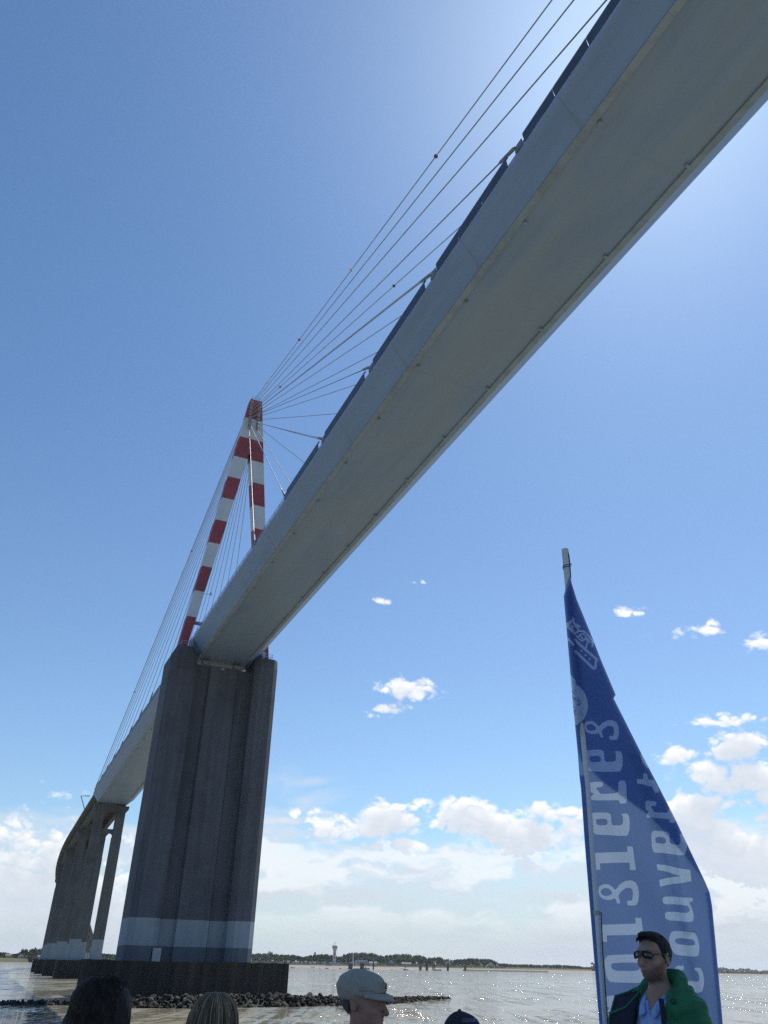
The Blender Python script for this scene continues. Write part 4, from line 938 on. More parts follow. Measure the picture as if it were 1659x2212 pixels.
for x_, y_ in ((485, 960), (557, 1028), (630, 1092)): GL.append(poly(c8, [(x_ - 22, y_ - 4), (x_ + 2, y_ - 24), (x_ + 22, y_ + 4), (x_ - 2, y_ + 24)]))
GL.append([c3(270 + 117 * math.cos(q * math.pi / 18), 1222 + 146 * math.sin(q * math.pi / 18)) for q in range(-9, 10)] + [c3(270, 1366), c3(240, 1200), c3(268, 1020), c3(303, 1052), c3(303, 1080)])
stroke(c8, [(345, 1695), (380, 1725)], 16, DK); DK.append(poly(c8, [(383, 1660), (398, 1655), (400, 1675), (386, 1678)])); stroke(c8, [(345, 1790), (378, 1835), (400, 1800)], 16, DK)
stroke(c8, [(412, 1842), (440, 1822), (472, 1845), (478, 1885), (452, 1920), (412, 1905)], 14, DK); stroke(c8, [(430, 1830), (455, 1920)], 12, DK); DK.append(poly(c8, [(350, 1945), (375, 1955), (378, 1985), (360, 1970)])); stroke(c8, [(372, 2010), (368, 2050), (385, 2085), (400, 2090)], 12, DK); stroke(c8, [(400, 1995), (375, 2060)], 10, DK)
DIAG = [fl(1255, 1640), fl(1300, 1684), fl(1396, 1757), fl(1415, 1777), fl(1442, 1806), fl(1479, 1847), fl(1502, 1878), fl(1530, 1915)]
def inside(px, py, pl):
    r_ = np.zeros(len(px), bool); n = len(pl)
    for i in range(n):
        x0, y0 = pl[i]; x1, y1 = pl[(i + 1) % n]
        if y0 == y1: continue
        r_ ^= ((y0 > py) != (y1 > py)) & (px < (x1 - x0) * (py - y0) / (y1 - y0) + x0)
    return r_
ZTOP = max(p[1] for p in OUT); ZBOT = min(p[1] for p in OUT)
def wave(a, z_):                              # how far the cloth bellies out of its plane
    h = (ZTOP - z_)
    ledge = np.interp(z_, [fl(*p)[1] for p in reversed(left)], [fl(*p)[0] for p in reversed(left)])
    c = a - ledge
    w = .030 * math.sin(h * 2.5 + c * 5) * min(1, c * 5) + .018 * math.sin(h * 7.3 - c * 14 + 1) * min(1, c * 5)
    w += .034 * math.exp(-((a - np.interp(h, [0, 1.5, 2.0, 3.2], [.02, .40, .47, .58])) / .024) ** 2) * (1 if 1.4 < h < 3.0 else 0)      # creases
    w -= .03 * math.exp(-((c - .60) / .026) ** 2) * (1 if 1.9 < h < 2.5 else 0)
    q = min(1, max(0, (h - 1.0) / .42)); q = q * q * (3 - 2 * q); pull = .085 * (1 - q) - .04 * q
    return w + pull * math.exp(-max(c, 0) / .08) - .01
def fpt(a, z_, off=0.0): return FO + FX * a + Vector((0, 0, z_)) + FN * (wave(a, z_) + off)
def cloth(name, outline, polys, mats, parent, step, off=0.0, dark=(), holes=()):
    vs = []; es = []
    def ring(pl):
        o = len(vs); n = 0; m_ = len(pl)
        for i in range(m_):
            p, q = Vector(pl[i]), Vector(pl[(i + 1) % m_]); k_ = max(1, int((q - p).length / (step * 1.2)))
            for j in range(k_): vs.append(p.lerp(q, j / k_)); n += 1
        for i in range(n): es.append((o + i, o + (i + 1) % n))
    ring(outline)
    for pl in list(polys) + list(dark) + list(holes): ring(pl)
    xs_ = [p[0] for p in outline]; zs_ = [p[1] for p in outline]
    gx_, gz_ = np.meshgrid(np.arange(min(xs_), max(xs_), step), np.arange(min(zs_), max(zs_), step)); gx_ = gx_.ravel() + RNG.uniform(-.15, .15, gx_.size) * step; gz_ = gz_.ravel() + RNG.uniform(-.15, .15, gz_.size) * step
    ok = inside(gx_, gz_, outline)
    vs += [Vector((a, b_)) for a, b_ in zip(gx_[ok], gz_[ok])]
    v2, e2, f2, *_ = delaunay_2d_cdt([Vector((v[0], v[1])) for v in vs], es, [], 0, 1e-5)
    V2 = np.array([(v.x, v.y) for v in v2]); cen = np.array([V2[list(f)].mean(0) for f in f2])
    keep = inside(cen[:, 0], cen[:, 1], outline); mi = np.zeros(len(f2), int)
    for pl in polys: mi[inside(cen[:, 0], cen[:, 1], pl)] = 1
    for pl in holes: mi[inside(cen[:, 0], cen[:, 1], pl)] = 0
    for pl in dark: mi[inside(cen[:, 0], cen[:, 1], pl)] = 0
    b_ = root_loc(parent); me = bpy.data.meshes.new(name)
    me.from_pydata([tuple(fpt(v.x, v.y, off) - b_) for v in v2], [], [tuple(f2[i]) for i in range(len(f2)) if keep[i]])
    for m_ in mats: me.materials.append(m_)
    me.polygons.foreach_set('material_index', [int(mi[i]) for i in range(len(f2)) if keep[i]]); me.polygons.foreach_set('use_smooth', [True] * len(me.polygons))
    me.update(); o = bpy.data.objects.new(name, me); C.objects.link(o); o.parent = parent; return o
def fabric(name, col, tr, f):
    m, t, b = newmat(name, col, .8, 0, .1); out = t.t.nodes['Material Output']
    tl = t.n('ShaderNodeBsdfTranslucent', {'Color': (*tr, 1)}); tc = t.n('ShaderNodeTexCoord').outputs['Object']
    wv = t.noise(tc, 240, 2); bp = t.n('ShaderNodeBump', {'Strength': .25, 'Distance': .002, 'Height': wv}); t.L(bp.outputs[0], b.inputs['Normal'])
    mx = t.n('ShaderNodeMixShader', {0: f, 1: b.outputs[0], 2: tl.outputs[0]}); t.L(mx.outputs[0], out.inputs[0]); return m
M['fblue'] = fabric('blue_flag_cloth', (.085, .14, .29), (.35, .46, .69), .66)
M['fpale'] = fabric('pale_print', (.60, .65, .72), (.90, .94, 1.0), .66)
M['fback'] = fabric('blue_flag_lining', (.08, .15, .36), (.30, .42, .76), .62)
flag = thing('feather_flag', 'tall blue feather flag with pale lettering standing behind the man in green', 'flag', (fb_.x, fb_.y, DECK))
cloth('cloth', OUT, GL, [M['fblue'], M['fpale']], flag, .016, 0, DK, HOLES)
# the cloth lies double above the slanting fold, along the pole sleeve and along the outer hem
rt = [p for p in right if p[1] < 1915]
top2 = [fl(1231.5, 1258)] + [fl(x_ + 1.5, y_) for x_, y_ in left[1:] if y_ < 1640] + DIAG + [fl(x_ - 1.5, y_) for x_, y_ in reversed(rt)]
cloth('folded_layer', top2, [], [M['fback']], flag, .03, -.012)
slv = [fl(x_ + .8, y_) for x_, y_ in left if y_ > 1640]; slv2 = [fl(x_ + 15, y_) for x_, y_ in reversed(left) if y_ > 1640]
cloth('pole_sleeve', slv + slv2, [], [M['fback']], flag, .03, -.010)
hr = [p for p in right if p[1] > 1920]
cloth('hem', [fl(x_ - .8, y_) for x_, y_ in hr] + [fl(x_ - 8.5, y_) for x_, y_ in reversed(hr)], [], [M['fback']], flag, .03, -.010)
pt, pb = fl(1220.5, 1187), fl(1307.5, 2212)
top_ = FO + FX * pt[0] + Vector((0, 0, pt[1])); bot_ = FO + FX * pb[0] + Vector((0, 0, pb[1])) + FN * .0
dirp = (bot_ - top_).normalized(); foot = bot_ + dirp * ((bot_.z - DECK) / -dirp.z)
M['pole'] = noisy('worn_white_pole', (.60, .62, .65), (.40, .42, .45), 9, (1, 1, .3), lo=.5, hi=.75)
def pole_at(u, v, off=0.0): q = fl(u, v); return FO + FX * q[0] + Vector((0, 0, q[1])) + FN * off
mb = MB(); mb.tube([top_, pole_at(1234, 1330), pole_at(1252, 1520), pole_at(1270, 1700), pole_at(1289.5, 1976), bot_, foot], [.028, .0265, .020, .0168, .016, .016, .0168], 14)
pole = mb.build('pole', M['pole'], flag, smooth=True); auto_smooth(pole, 50)
mb = MB(); side = FX * .026 + FN * .014
mb.tube([top_ + side * .7 + dirp * .02, top_ + side * 1.1 + dirp * .06, top_ + side * 1.2 + dirp * .15, top_ + side * 1.05 + dirp * .27], .004, 6)
for q in range(6): p = top_ + side * 1.1 + dirp * (.14 + .004 * q); mb.tube([p, p + FX * random.uniform(.01, .022) + Vector((0, 0, random.uniform(-.012, .012)))], .0016, 4)
mb.tube([p0 for p0 in [top_ + FX * (.0295 * math.cos(q * .8)) + FN * (.0295 * math.sin(q * .8)) + dirp * (.15 + .002 * q) for q in range(17)]], .004, 5)
mb.build('halyard', M['timber'], flag)
cl_ = pole_at(1289.2, 1972); mb = MB(); mb.tube([cl_ + dirp * .012, cl_ - dirp * .012], .0215, 12); mb.tube([cl_ + FX * .014, cl_ + FX * .03 + FN * .01], .006, 6); mb.build('ring_clip', M['socket'], flag)
mb = MB(); mb.tube([cl_ + FX * .028 + FN * .008, cl_ + FX * .017 + FN * .02 + dirp * .25, bot_ + FX * .017 + FN * .018, foot + FX * .03 + FN * .02 + Vector((0, 0, .4))], .0035, 6); mb.build('tension_cord', M['timber'], flag)
mb = MB(); mb.lathe([(.22, 0), (.22, .03), (.06, .06), (.03, .25)], (foot.x, foot.y, DECK + .001), 20); mb.build('base', M['timber'], flag)

# ------------------------------------------------------------------ people: one continuous skin grown from a distance field
def surface_nets(F, xs, ys, zs):
    neg = F < 0
    sh = [neg[i:F.shape[0] - 1 + i, j:F.shape[1] - 1 + j, k:F.shape[2] - 1 + k] for i in (0, 1) for j in (0, 1) for k in (0, 1)]
    cnt = sum(a.astype(np.int8) for a in sh); act = (cnt > 0) & (cnt < 8)
    I, J, K = np.nonzero(act); idx = -np.ones(act.shape, np.int64); idx[I, J, K] = np.arange(len(I))
    acc = np.zeros((len(I), 3)); n = np.zeros(len(I)); G = (xs, ys, zs)
    for ax in range(3):
        for p in (0, 1):
            for q in (0, 1):
                o0 = [0, 0, 0]; oth = [d for d in range(3) if d != ax]; o0[oth[0]] = p; o0[oth[1]] = q; o1 = list(o0); o1[ax] = 1
                f0 = F[I + o0[0], J + o0[1], K + o0[2]]; f1 = F[I + o1[0], J + o1[1], K + o1[2]]
                c = (f0 < 0) != (f1 < 0); tt = np.where(c, f0 / np.where(c, f0 - f1, 1), 0)
                for d, base in ((0, I), (1, J), (2, K)):
                    g0 = G[d][base + o0[d]]
                    acc[:, d] += np.where(c, g0 + (tt * (G[d][np.minimum(base + 1, len(G[d]) - 1)] - g0) if d == ax else 0), 0)
                n += c
    V = acc / n[:, None]; faces = []
    for ax in range(3):
        a, b = [d for d in range(3) if d != ax]
        sl0 = [slice(None)] * 3; sl1 = [slice(None)] * 3; sl0[ax] = slice(0, -1); sl1[ax] = slice(1, None)
        A0_, A1_ = neg[tuple(sl0)], neg[tuple(sl1)]; cr_ = A0_ != A1_
        ii = np.array(np.nonzero(cr_)); ok = (ii[a] > 0) & (ii[b] > 0) & (ii[a] < F.shape[a] - 1) & (ii[b] < F.shape[b] - 1); ii = ii[:, ok]
        flip = A0_[tuple(ii)]
        def cell(da, db):
            c = ii.copy(); c[a] += da; c[b] += db; return idx[tuple(c)]
        q = np.stack([cell(-1, -1), cell(0, -1), cell(0, 0), cell(-1, 0)], 1)
        if ax == 1: flip = ~flip
        q = np.where(flip[:, None], q, q[:, ::-1]); faces.append(q)
    f = np.concatenate(faces); return V, f[(f >= 0).all(1)]
class SDF:
    def __init__(s, xs, ys, zs):
        s.g = [np.asarray(q, np.float32) for q in (xs, ys, zs)]; s.F = np.full((len(xs), len(ys), len(zs)), .15, np.float32); s.M = Matrix.Identity(4)
    def _sub(s, lo, hi, pad=.07):
        sl = []
        for d in range(3):
            a = max(0, int(np.searchsorted(s.g[d], lo[d] - pad)) - 1); b = min(len(s.g[d]), int(np.searchsorted(s.g[d], hi[d] + pad)) + 1)
            sl.append(slice(a, max(b, a + 1)))
        X, Y, Z = np.meshgrid(*[s.g[d][sl[d]] for d in range(3)], indexing='ij'); return tuple(sl), X, Y, Z
    def comb(s, sl, d, k, op):
        f = s.F[sl]
        if op == 'add': h = np.clip(.5 + .5 * (f - d) / k, 0, 1); s.F[sl] = f * (1 - h) + d * h - k * h * (1 - h)
        elif op == 'cut': h = np.clip(.5 - .5 * (f + d) / k, 0, 1); s.F[sl] = f * (1 - h) - d * h + k * h * (1 - h)
    def ell(s, c, r, k=.02, op='add', rot=None):
        Rm = s.M.to_3x3() @ (rot or Matrix.Identity(3)); c = s.M @ Vector(c); rm = max(r)
        sl, X, Y, Z = s._sub([q - rm for q in c], [q + rm for q in c]); Ri = Rm.transposed()
        p = [Ri[i][0] * (X - c.x) + Ri[i][1] * (Y - c.y) + Ri[i][2] * (Z - c.z) for i in range(3)]
        k0 = np.sqrt(sum((p[i] / r[i]) ** 2 for i in range(3))); k1 = np.sqrt(sum((p[i] / r[i] ** 2) ** 2 for i in range(3)))
        s.comb(sl, k0 * (k0 - 1) / np.maximum(k1, 1e-6), k, op)
    def cone(s, a, b, ra, rb, k=.02, op='add'):
        a = s.M @ Vector(a); b = s.M @ Vector(b); rm = max(ra, rb)
        sl, X, Y, Z = s._sub([min(a[i], b[i]) - rm for i in range(3)], [max(a[i], b[i]) + rm for i in range(3)])
        ab = b - a; L2 = max(ab.dot(ab), 1e-9); t_ = np.clip(((X - a.x) * ab.x + (Y - a.y) * ab.y + (Z - a.z) * ab.z) / L2, 0, 1)
        d = np.sqrt((X - a.x - t_ * ab.x) ** 2 + (Y - a.y - t_ * ab.y) ** 2 + (Z - a.z - t_ * ab.z) ** 2) - (ra + (rb - ra) * t_); s.comb(sl, d, k, op)
    def build(s, name, mat, parent, smooth=True):
        V, f = surface_nets(s.F, *s.g); me = bpy.data.meshes.new(name); me.from_pydata(V.tolist(), [], f.tolist())
        for m_ in (mat if isinstance(mat, (list, tuple)) else [mat]): me.materials.append(m_)
        me.polygons.foreach_set('use_smooth', [smooth] * len(f)); me.update(); o = bpy.data.objects.new(name, me); C.objects.link(o); o.parent = parent; return o
    def grid(s): return np.meshgrid(*s.g, indexing='ij')
def axis(*segs):
    out = []
    for a, b, st in segs: out += list(np.arange(a, b, st))
    return out
HP = Vector((0, .0, 1.545))                   # where the head turns on the neck (for a 1.75 m person)
def head_parts(S_, grow=0.0):
    g_ = grow
    S_.ell((0, -.008, 1.668), (.074 + g_, .094 + g_, .084 + g_), .02)
    if g_: return
    S_.ell((0, .034, 1.618), (.060, .062, .082), .03); S_.ell((0, .050, 1.575), (.046, .044, .040), .025); S_.ell((0, .078, 1.553), (.022, .018, .017), .022)
    S_.ell((0, .070, 1.672), (.056, .026, .016), .016)
    for sx in (-1, 1):
        S_.ell((sx * .030, .096, 1.648), (.017, .014, .011), .012, 'cut'); S_.ell((sx * .031, .078, 1.648), (.0125, .0125, .0118), .004)
        S_.ell((sx * .042, .066, 1.612), (.022, .024, .020), .018)
        S_.ell((sx * .077, -.008, 1.632), (.008, .019, .031), .008, rot=Euler((0.1, 0, sx * -.35)).to_matrix()); S_.ell((sx * .083, -.002, 1.636), (.005, .010, .017), .005, 'cut')
        S_.ell((sx * .012, .098, 1.600), (.009, .010, .0075), .006)
    S_.cone((0, .088, 1.658), (0, .119, 1.606), .0085, .0125, .009); S_.ell((0, .098, 1.590), (.010, .008, .010), .010)
    S_.ell((0, .095, 1.5775), (.025, .011, .0050), .003); S_.ell((0, .093, 1.5665), (.021, .011, .0062), .003); S_.ell((0, .108, 1.5725), (.026, .012, .0016), .002, 'cut')
def body(S_, Mh, hgt=1.0):
    S_.M = Mh; head_parts(S_); S_.M = Matrix.Identity(4)
    S_.cone((0, -.022, 1.42), (Mh @ Vector((0, .004, 1.575))), .061, .051, .03)
    S_.cone((0, -.02, 1.47), (-.155, -.015, 1.415), .05, .055, .04); S_.cone((0, -.02, 1.47), (.155, -.015, 1.415), .05, .055, .04)
    S_.ell((0, -.005, 1.29), (.168, .112, .175), .05); S_.ell((0, 0, 1.10), (.148, .108, .16), .06); S_.ell((0, -.01, .95), (.165, .118, .12), .06)
    for sx in (-1, 1):
        S_.cone((sx * .185, -.012, 1.405), (sx * .235, -.035, 1.11), .052, .040, .03); S_.cone((sx * .235, -.035, 1.11), (sx * .232, .05, .865), .040, .027, .02)
        S_.ell((sx * .23, .062, .81), (.019, .036, .048), .015)
        for q, (dy, ln, r_) in enumerate(((.030, .066, .0095), (.010, .078, .0098), (-.010, .073, .0092), (-.028, .058, .0085))):
            a = Vector((sx * .23, .062 + dy, .775)); m_ = a + Vector((-sx * .006, .004, -ln * .5)); S_.cone(a, m_, r_, r_ * .93, .005); S_.cone(m_, m_ + Vector((-sx * .022, .006, -ln * .45)), r_ * .93, r_ * .8, .003)
        S_.cone((sx * .224, .090, .83), (sx * .212, .118, .79), .012, .0105, .008); S_.cone((sx * .212, .118, .79), (sx * .204, .125, .762), .0105, .009, .004)
        S_.cone((sx * .088, -.005, .92), (sx * .098, .012, .50), .084, .055, .04); S_.cone((sx * .098, .012, .50), (sx * .098, -.018, .09), .054, .037, .03)
        S_.cone((sx * .098, -.035, .045), (sx * .108, .13, .03), .036, .030, .03)
def frame_grid(fine=.005, lo=1.36):
    return axis((-.33, .33, fine if fine > .0055 else .0055)), axis((-.22, .24, fine if fine > .0055 else .0055)), axis((-.02, .70, .016), (.70, .9, .008), (.9, lo, .016), (lo, 1.80, fine))
SKIN = {}
def skin(name, c, stubble=False):
    m, t, b = newmat(name, c, .55, 0, .35); b.inputs['Subsurface Weight'].default_value = .08; b.inputs['Subsurface Radius'].default_value = (.012, .005, .003)
    tc = t.n('ShaderNodeTexCoord').outputs['Object']; f = t.noise(tc, 26, 5); cc_ = t.mix(t.ramp(f, .35, .7), c, tuple(q * .8 for q in c))
    if stubble:                               # a day's beard on chin, jaw and upper lip
        px_, py_, pz_ = t.n('ShaderNodeSeparateXYZ', {0: tc}).outputs
        edge_ = t.math('MULTIPLY_ADD', py_, -.45, 1.628); k_ = t.math('MULTIPLY', t.ramp(t.math('SUBTRACT', edge_, pz_), -.012, .02), t.math('MULTIPLY', t.ramp(py_, -.015, .03), t.ramp(pz_, 1.515, 1.54)))
        cc_ = t.mix(t.math('MULTIPLY', k_, t.ramp(t.noise(tc, 420, 2), .3, .6, .45, .85)), cc_, (.055, .042, .038))
    t.L(cc_, b.inputs['Base Color'])
    bp = t.n('ShaderNodeBump', {'Strength': .3, 'Distance': .002, 'Height': t.noise(tc, 160, 3)}); t.L(bp.outputs[0], b.inputs['Normal']); return m
M['skin'] = skin('tanned_skin', (.36, .215, .155)); M['skin_m'] = skin('stubbled_skin', (.36, .215, .155), True); M['skin2'] = skin('ruddy_skin', (.34, .19, .14)); M['skin3'] = skin('fair_skin', (.42, .27, .2))
def fab(name, c, c2, sc=30, rough=.85): return noisy(name, c, c2, sc, rough=rough, spec=.15, bump=.0015, bscale=320)
M['shirt'] = fab('pale_blue_jersey', (.30, .42, .72), (.26, .37, .66)); M['green'] = fab('green_shell_fabric', (.034, .165, .078), (.026, .125, .06), 14, .6)
M['navy'] = fab('navy_lining', (.022, .026, .045), (.03, .034, .055)); M['trs'] = fab('dark_trousers', (.04, .045, .06), (.05, .055, .07))
M['grey'] = fab('grey_knit', (.16, .165, .18), (.13, .135, .15)); M['linen'] = noisy('pale_linen', (.335, .315, .27), (.29, .272, .235), 220, rough=.9, spec=.1, bump=.001, bscale=500)
M['black'] = fab('black_cotton', (.022, .026, .04), (.03, .034, .05), 40); M['thread'] = fab('pale_blue_thread', (.34, .42, .62), (.3, .38, .56), 60)
M['frame'] = newmat('black_spectacle_frame', (.012, .012, .014), .25, 0, .5)[0]; M['lens'] = newmat('dark_tinted_lens', (.012, .02, .024), .06, 0, .7)[0]
def hairmat(name, c1, c2, sc=(90, 90, 14)):
    m, t, b = newmat(name, c1, .68, 0, .22); tc = t.n('ShaderNodeTexCoord').outputs['Object']; f = t.noise(t.scale(tc, sc), 1.0, 5, .65)
    oi_ = t.n('ShaderNodeObjectInfo').outputs['Random']
    t.L(t.mix(t.ramp(f, .32, .68), c1, c2), b.inputs['Base Color']); return m
M['hair_d'] = hairmat('dark_brown_hair', (.012, .009, .008), (.03, .02, .016)); M['hair_b'] = hairmat('black_hair', (.010, .009, .010), (.024, .02, .019)); M['hair_f'] = hairmat('ash_blonde_hair', (.13, .10, .068), (.065, .05, .035))
M['hair_g'] = hairmat('grey_stubble', (.10, .09, .085), (.05, .045, .042))
def place(u, v, dist, face_left, label, hgt):    # (u, v) is the crown of the head, hgt its height in the figure's own measure
    #     # where a head stands in the picture, how far away, which way it looks (degrees from "towards us", + = picture left)
    p = at_dist(u, v, dist); a = math.atan2(p.x, p.y); f = R(face_left)
    fx = math.cos(f) * -math.sin(a) + math.sin(f) * -math.cos(a); fy = math.cos(f) * -math.cos(a) + math.sin(f) * math.sin(a)
    t_ = thing('person', label, 'person', (p.x, p.y, DECK), math.atan2(-fx, fy)); t_.scale = ((p.z - DECK) / hgt,) * 3; return t_
def headmat(yaw=0, pitch=0, roll=0): return Matrix.Translation(HP) @ Euler((R(pitch), R(roll), R(yaw)), 'XYZ').to_matrix().to_4x4() @ Matrix.Translation(-HP)
def clothes(par, Mh, mat, r_=.014, cut=None, name='shirt', neck=1.475):
    S_ = SDF(*frame_grid(.008)); body(S_, Mh); X, Y, Z = S_.grid(); S_.F -= r_
    S_.F = np.maximum(S_.F, np.maximum(Z - (neck + (.0 - Y) * .35), np.where(np.abs(X) > .19, .96, .90) - Z))
    if cut is not None: S_.F = np.maximum(S_.F, cut(X, Y, Z))
    return S_.build(name, mat, par)
def trousers(par, Mh):
    S_ = SDF(axis((-.33, .33, .010)), axis((-.22, .24, .010)), axis((-.03, 1.1, .014))); body(S_, Mh); X, Y, Z = S_.grid(); S_.F -= .012
    S_.F = np.maximum(S_.F, np.maximum(np.maximum(Z - .985, np.abs(X) - .19), .07 - Z)); return S_.build('trousers', M['trs'], par)
def strands(mb, n, path_fn, rad, rg):
    for _ in range(n):
        pts = path_fn(rg)
        if pts: mb.tube(pts, [rad * (1.0 if i < len(pts) - 1 else .3) for i in range(len(pts))], 4, caps=False)

# ---- man in the green jacket, three-quarter view
Mh = headmat(6, 2, 0)
pm = place(1406, 2010, 5.15, 43, 'man in a green hooded jacket and sunglasses in front of the blue flag', 1.764); pm.scale.x *= .95; pm.scale.y *= .95
S_ = SDF(*frame_grid(.0036, 1.36)); body(S_, Mh); S_.build('body', M['skin_m'], pm)
gx_, gy_, gz_ = axis((-.10, .10, .004)), axis((-.125, .125, .004)), axis((1.52, 1.785, .004))
S_ = SDF(gx_, gy_, gz_); S_.M = Mh; S_.ell((0, -.011, 1.669), (.0785, .098, .0885), .02); S_.ell((0, .040, 1.730), (.052, .046, .022), .03); S_.ell((.012, .070, 1.739), (.026, .020, .013), .02)
X, Y, Z = S_.grid(); Mi = Mh.inverted(); Yl = Mi[1][0] * X + Mi[1][1] * Y + Mi[1][2] * Z + Mi[1][3]; Zl = Mi[2][0] * X + Mi[2][1] * Y + Mi[2][2] * Z + Mi[2][3]; Xl = Mi[0][0] * X + Mi[0][1] * Y + Mi[0][2] * Z + Mi[0][3]
zl = np.interp(Yl.ravel(), [-.13, -.06, -.03, -.012, .008, .022, .034, .046, .07, .12], [1.565, 1.585, 1.645, 1.66, 1.60, 1.605, 1.66, 1.705, 1.728, 1.735]).reshape(Yl.shape).astype(np.float32)
zl = zl - .012 * np.clip(np.abs(Xl) - .03, 0, 1) * 10 * (Yl > .04)
nz = (np.sin(X * 260 + Y * 90) * np.sin(Z * 120 + X * 60)) * .0012 + np.sin(Xl * 420 + 3 * np.sin(Yl * 60)) * .0012
S_.F = np.maximum(S_.F + nz, (zl - Zl) * .7); hr_ = S_.build('hair', M['hair_b'], pm)
rg = random.Random(4)
def tuft(rg):
    x_ = rg.uniform(-.06, .06); y0 = rg.uniform(-.02, .085); p = Vector((x_, y0, 1.742 - max(0, y0 - .03) * .35 - x_ * x_ * 3.5)); d_ = Vector((rg.uniform(-.25, .3), rg.uniform(-.6, .05), rg.uniform(.25, .6)))
    return [Mh @ (p - Vector((0, 0, .008))), Mh @ (p + d_ * .012), Mh @ (p + d_ * .024 + Vector((.004, -.004, -.002)))]
mb = MB(); strands(mb, 420, tuft, .0014, rg); mb.build('hair_tuft', M['hair_b'], pm, local=True)
# sunglasses: two wrapped lenses, bridge and temples
gl_ = MB(); fr_ = MB()
for sx in (-1, 1):
    def lens(t_, k_): 
        ca, sa = math.cos(t_), math.sin(t_); x_ = sx * (.034 + .027 * k_ * (abs(ca) ** .6) * (1 if ca > 0 else -1)); z_ = 1.646 + .0158 * k_ * (abs(sa) ** .6) * (1 if sa > 0 else -1) - .004 * (abs(x_) - .034) / .027
        return Mh @ Vector((x_, .119 - 5.2 * x_ * x_ - .004 * (1 - k_), z_))
    n_ = 24; o_ = len(gl_.v); gl_.v += [tuple(lens(0, 0))] + [tuple(lens(2 * math.pi * i / n_, 1)) for i in range(n_)] + [tuple(Vector(lens(2 * math.pi * i / n_, 1)) - Mh.to_3x3() @ Vector((0, .003, 0))) for i in range(n_)]
    for i in range(n_): gl_.f.append((o_, o_ + 1 + i, o_ + 1 + (i + 1) % n_)); gl_.m.append(0); gl_.f.append((o_ + 1 + i, o_ + 1 + n_ + i, o_ + 1 + n_ + (i + 1) % n_, o_ + 1 + (i + 1) % n_)); gl_.m.append(0)
    fr_.tube([lens(2 * math.pi * i / n_, 1.03) for i in range(n_ + 1)], .0012, 6)
    fr_.tube([lens(0, 1.03) if sx > 0 else lens(0, 1.03), Mh @ Vector((sx * .066, .083, 1.652)), Mh @ Vector((sx * .0795, .03, 1.652)), Mh @ Vector((sx * .083, -.005, 1.651)), Mh @ Vector((sx * .081, -.03, 1.632))], .0024, 6)
fr_.tube([Mh @ Vector((-.009, .117, 1.652)), Mh @ Vector((0, .119, 1.654)), Mh @ Vector((.009, .117, 1.652))], .002, 6)
sg_ = fr_.build('sunglasses', M['frame'], pm, local=True, smooth=True); gl_.build('lens', M['lens'], sg_, local=True, smooth=True)
# pale polo shirt with a V opening and collar leaves
def vee(X, Y, Z): return np.where(Y > .02, (Z - 1.385) * .5 - np.abs(X + .0) * 1.05 + .0, -.05).astype(np.float32) * .8
clothes(pm, Mh, M['shirt'], .010, lambda X, Y, Z: np.maximum(vee(X, Y, Z), np.maximum(np.abs(X) - .125, -.02 - Y)), 'shirt', 1.470); trousers(pm, Mh)
mb = MB()
for sx in (-1, 1):
    top_c = [(sx * .056, -.050, 1.502), (sx * .066, -.005, 1.495), (sx * .058, .042, 1.472), (sx * .038, .085, 1.435), (sx * .018, .104, 1.40)]
    low_c = [(sx * .066, -.058, 1.480), (sx * .080, .0, 1.466), (sx * .076, .058, 1.435), (sx * .064, .106, 1.392), (sx * .048, .122, 1.376)]
    mb.loft([[Vector(a), Vector(a).lerp(Vector(b_), .5) + Vector((sx * .006, .008, .008)), Vector(b_), Vector(b_) - Vector((0, .0, .004)), Vector(a) - Vector((sx * .003, 0, .004))] for a, b_ in zip(top_c, low_c)])
co = mb.build('collar', M['shirt'], pm, local=True, smooth=True)
# open jacket: shell over the torso with the front cut away, hood bunched behind the neck
S_ = SDF(*frame_grid(.007)); body(S_, Mh); X, Y, Z = S_.grid(); S_.F -= .034 + .004 * np.sin(Z * 75 + X * 25) * (np.abs(X) > .1)
S_.F = np.maximum(S_.F, np.maximum(Z - (1.505 - Y * .3), np.where(np.abs(X) > .20, .93, .84) - Z))
opening = np.where(Y > -.02, .118 + (1.42 - Z) * .12 - np.abs(X - .012), -.05) * .8
S_.F = np.maximum(S_.F, opening.astype(np.float32))
hood = [(-.128, .060, 1.425), (-.128, .0, 1.482), (-.102, -.060, 1.525), (-.05, -.105, 1.540), (.0, -.118, 1.540), (.05, -.105, 1.535), (.105, -.060, 1.512), (.130, .0, 1.472), (.122, .055, 1.415)]
for (a, b_), (r0, r1) in zip(zip(hood[:-1], hood[1:]), ((.020, .028), (.028, .036), (.036, .046), (.046, .05), (.05, .05), (.05, .046), (.046, .036), (.036, .024))): S_.cone(a, b_, r0, r1, .012)
for a, b_ in zip(hood[2:-2], hood[3:-1]): S_.cone(Vector(a) + Vector((0, -.04, -.05)), Vector(b_) + Vector((0, -.04, -.05)), .035, .035, .01)
for a, b_ in (((-.135, .03, 1.44), (-.150, -.05, 1.475)), ((-.150, -.05, 1.475), (-.10, -.12, 1.49)), ((-.10, -.12, 1.49), (.02, -.155, 1.48)), ((-.118, .075, 1.405), (-.160, .02, 1.452))): S_.cone(a, b_, .024, .027, .009)
X, Y, Z = S_.grid(); S_.F += (.0028 * np.sin(X * 95 + Z * 60) * np.sin(Y * 70 - Z * 80)).astype(np.float32) * (Z > 1.38)
jk = S_.build('jacket', M['green'], pm)
mb = MB()                                     # opened right-hand front showing the navy lining, green edge
ed = [(-.135, .045, 1.490), (-.215, .115, 1.462), (-.245, .150, 1.36), (-.245, .160, 1.18), (-.22, .155, 1.0)]
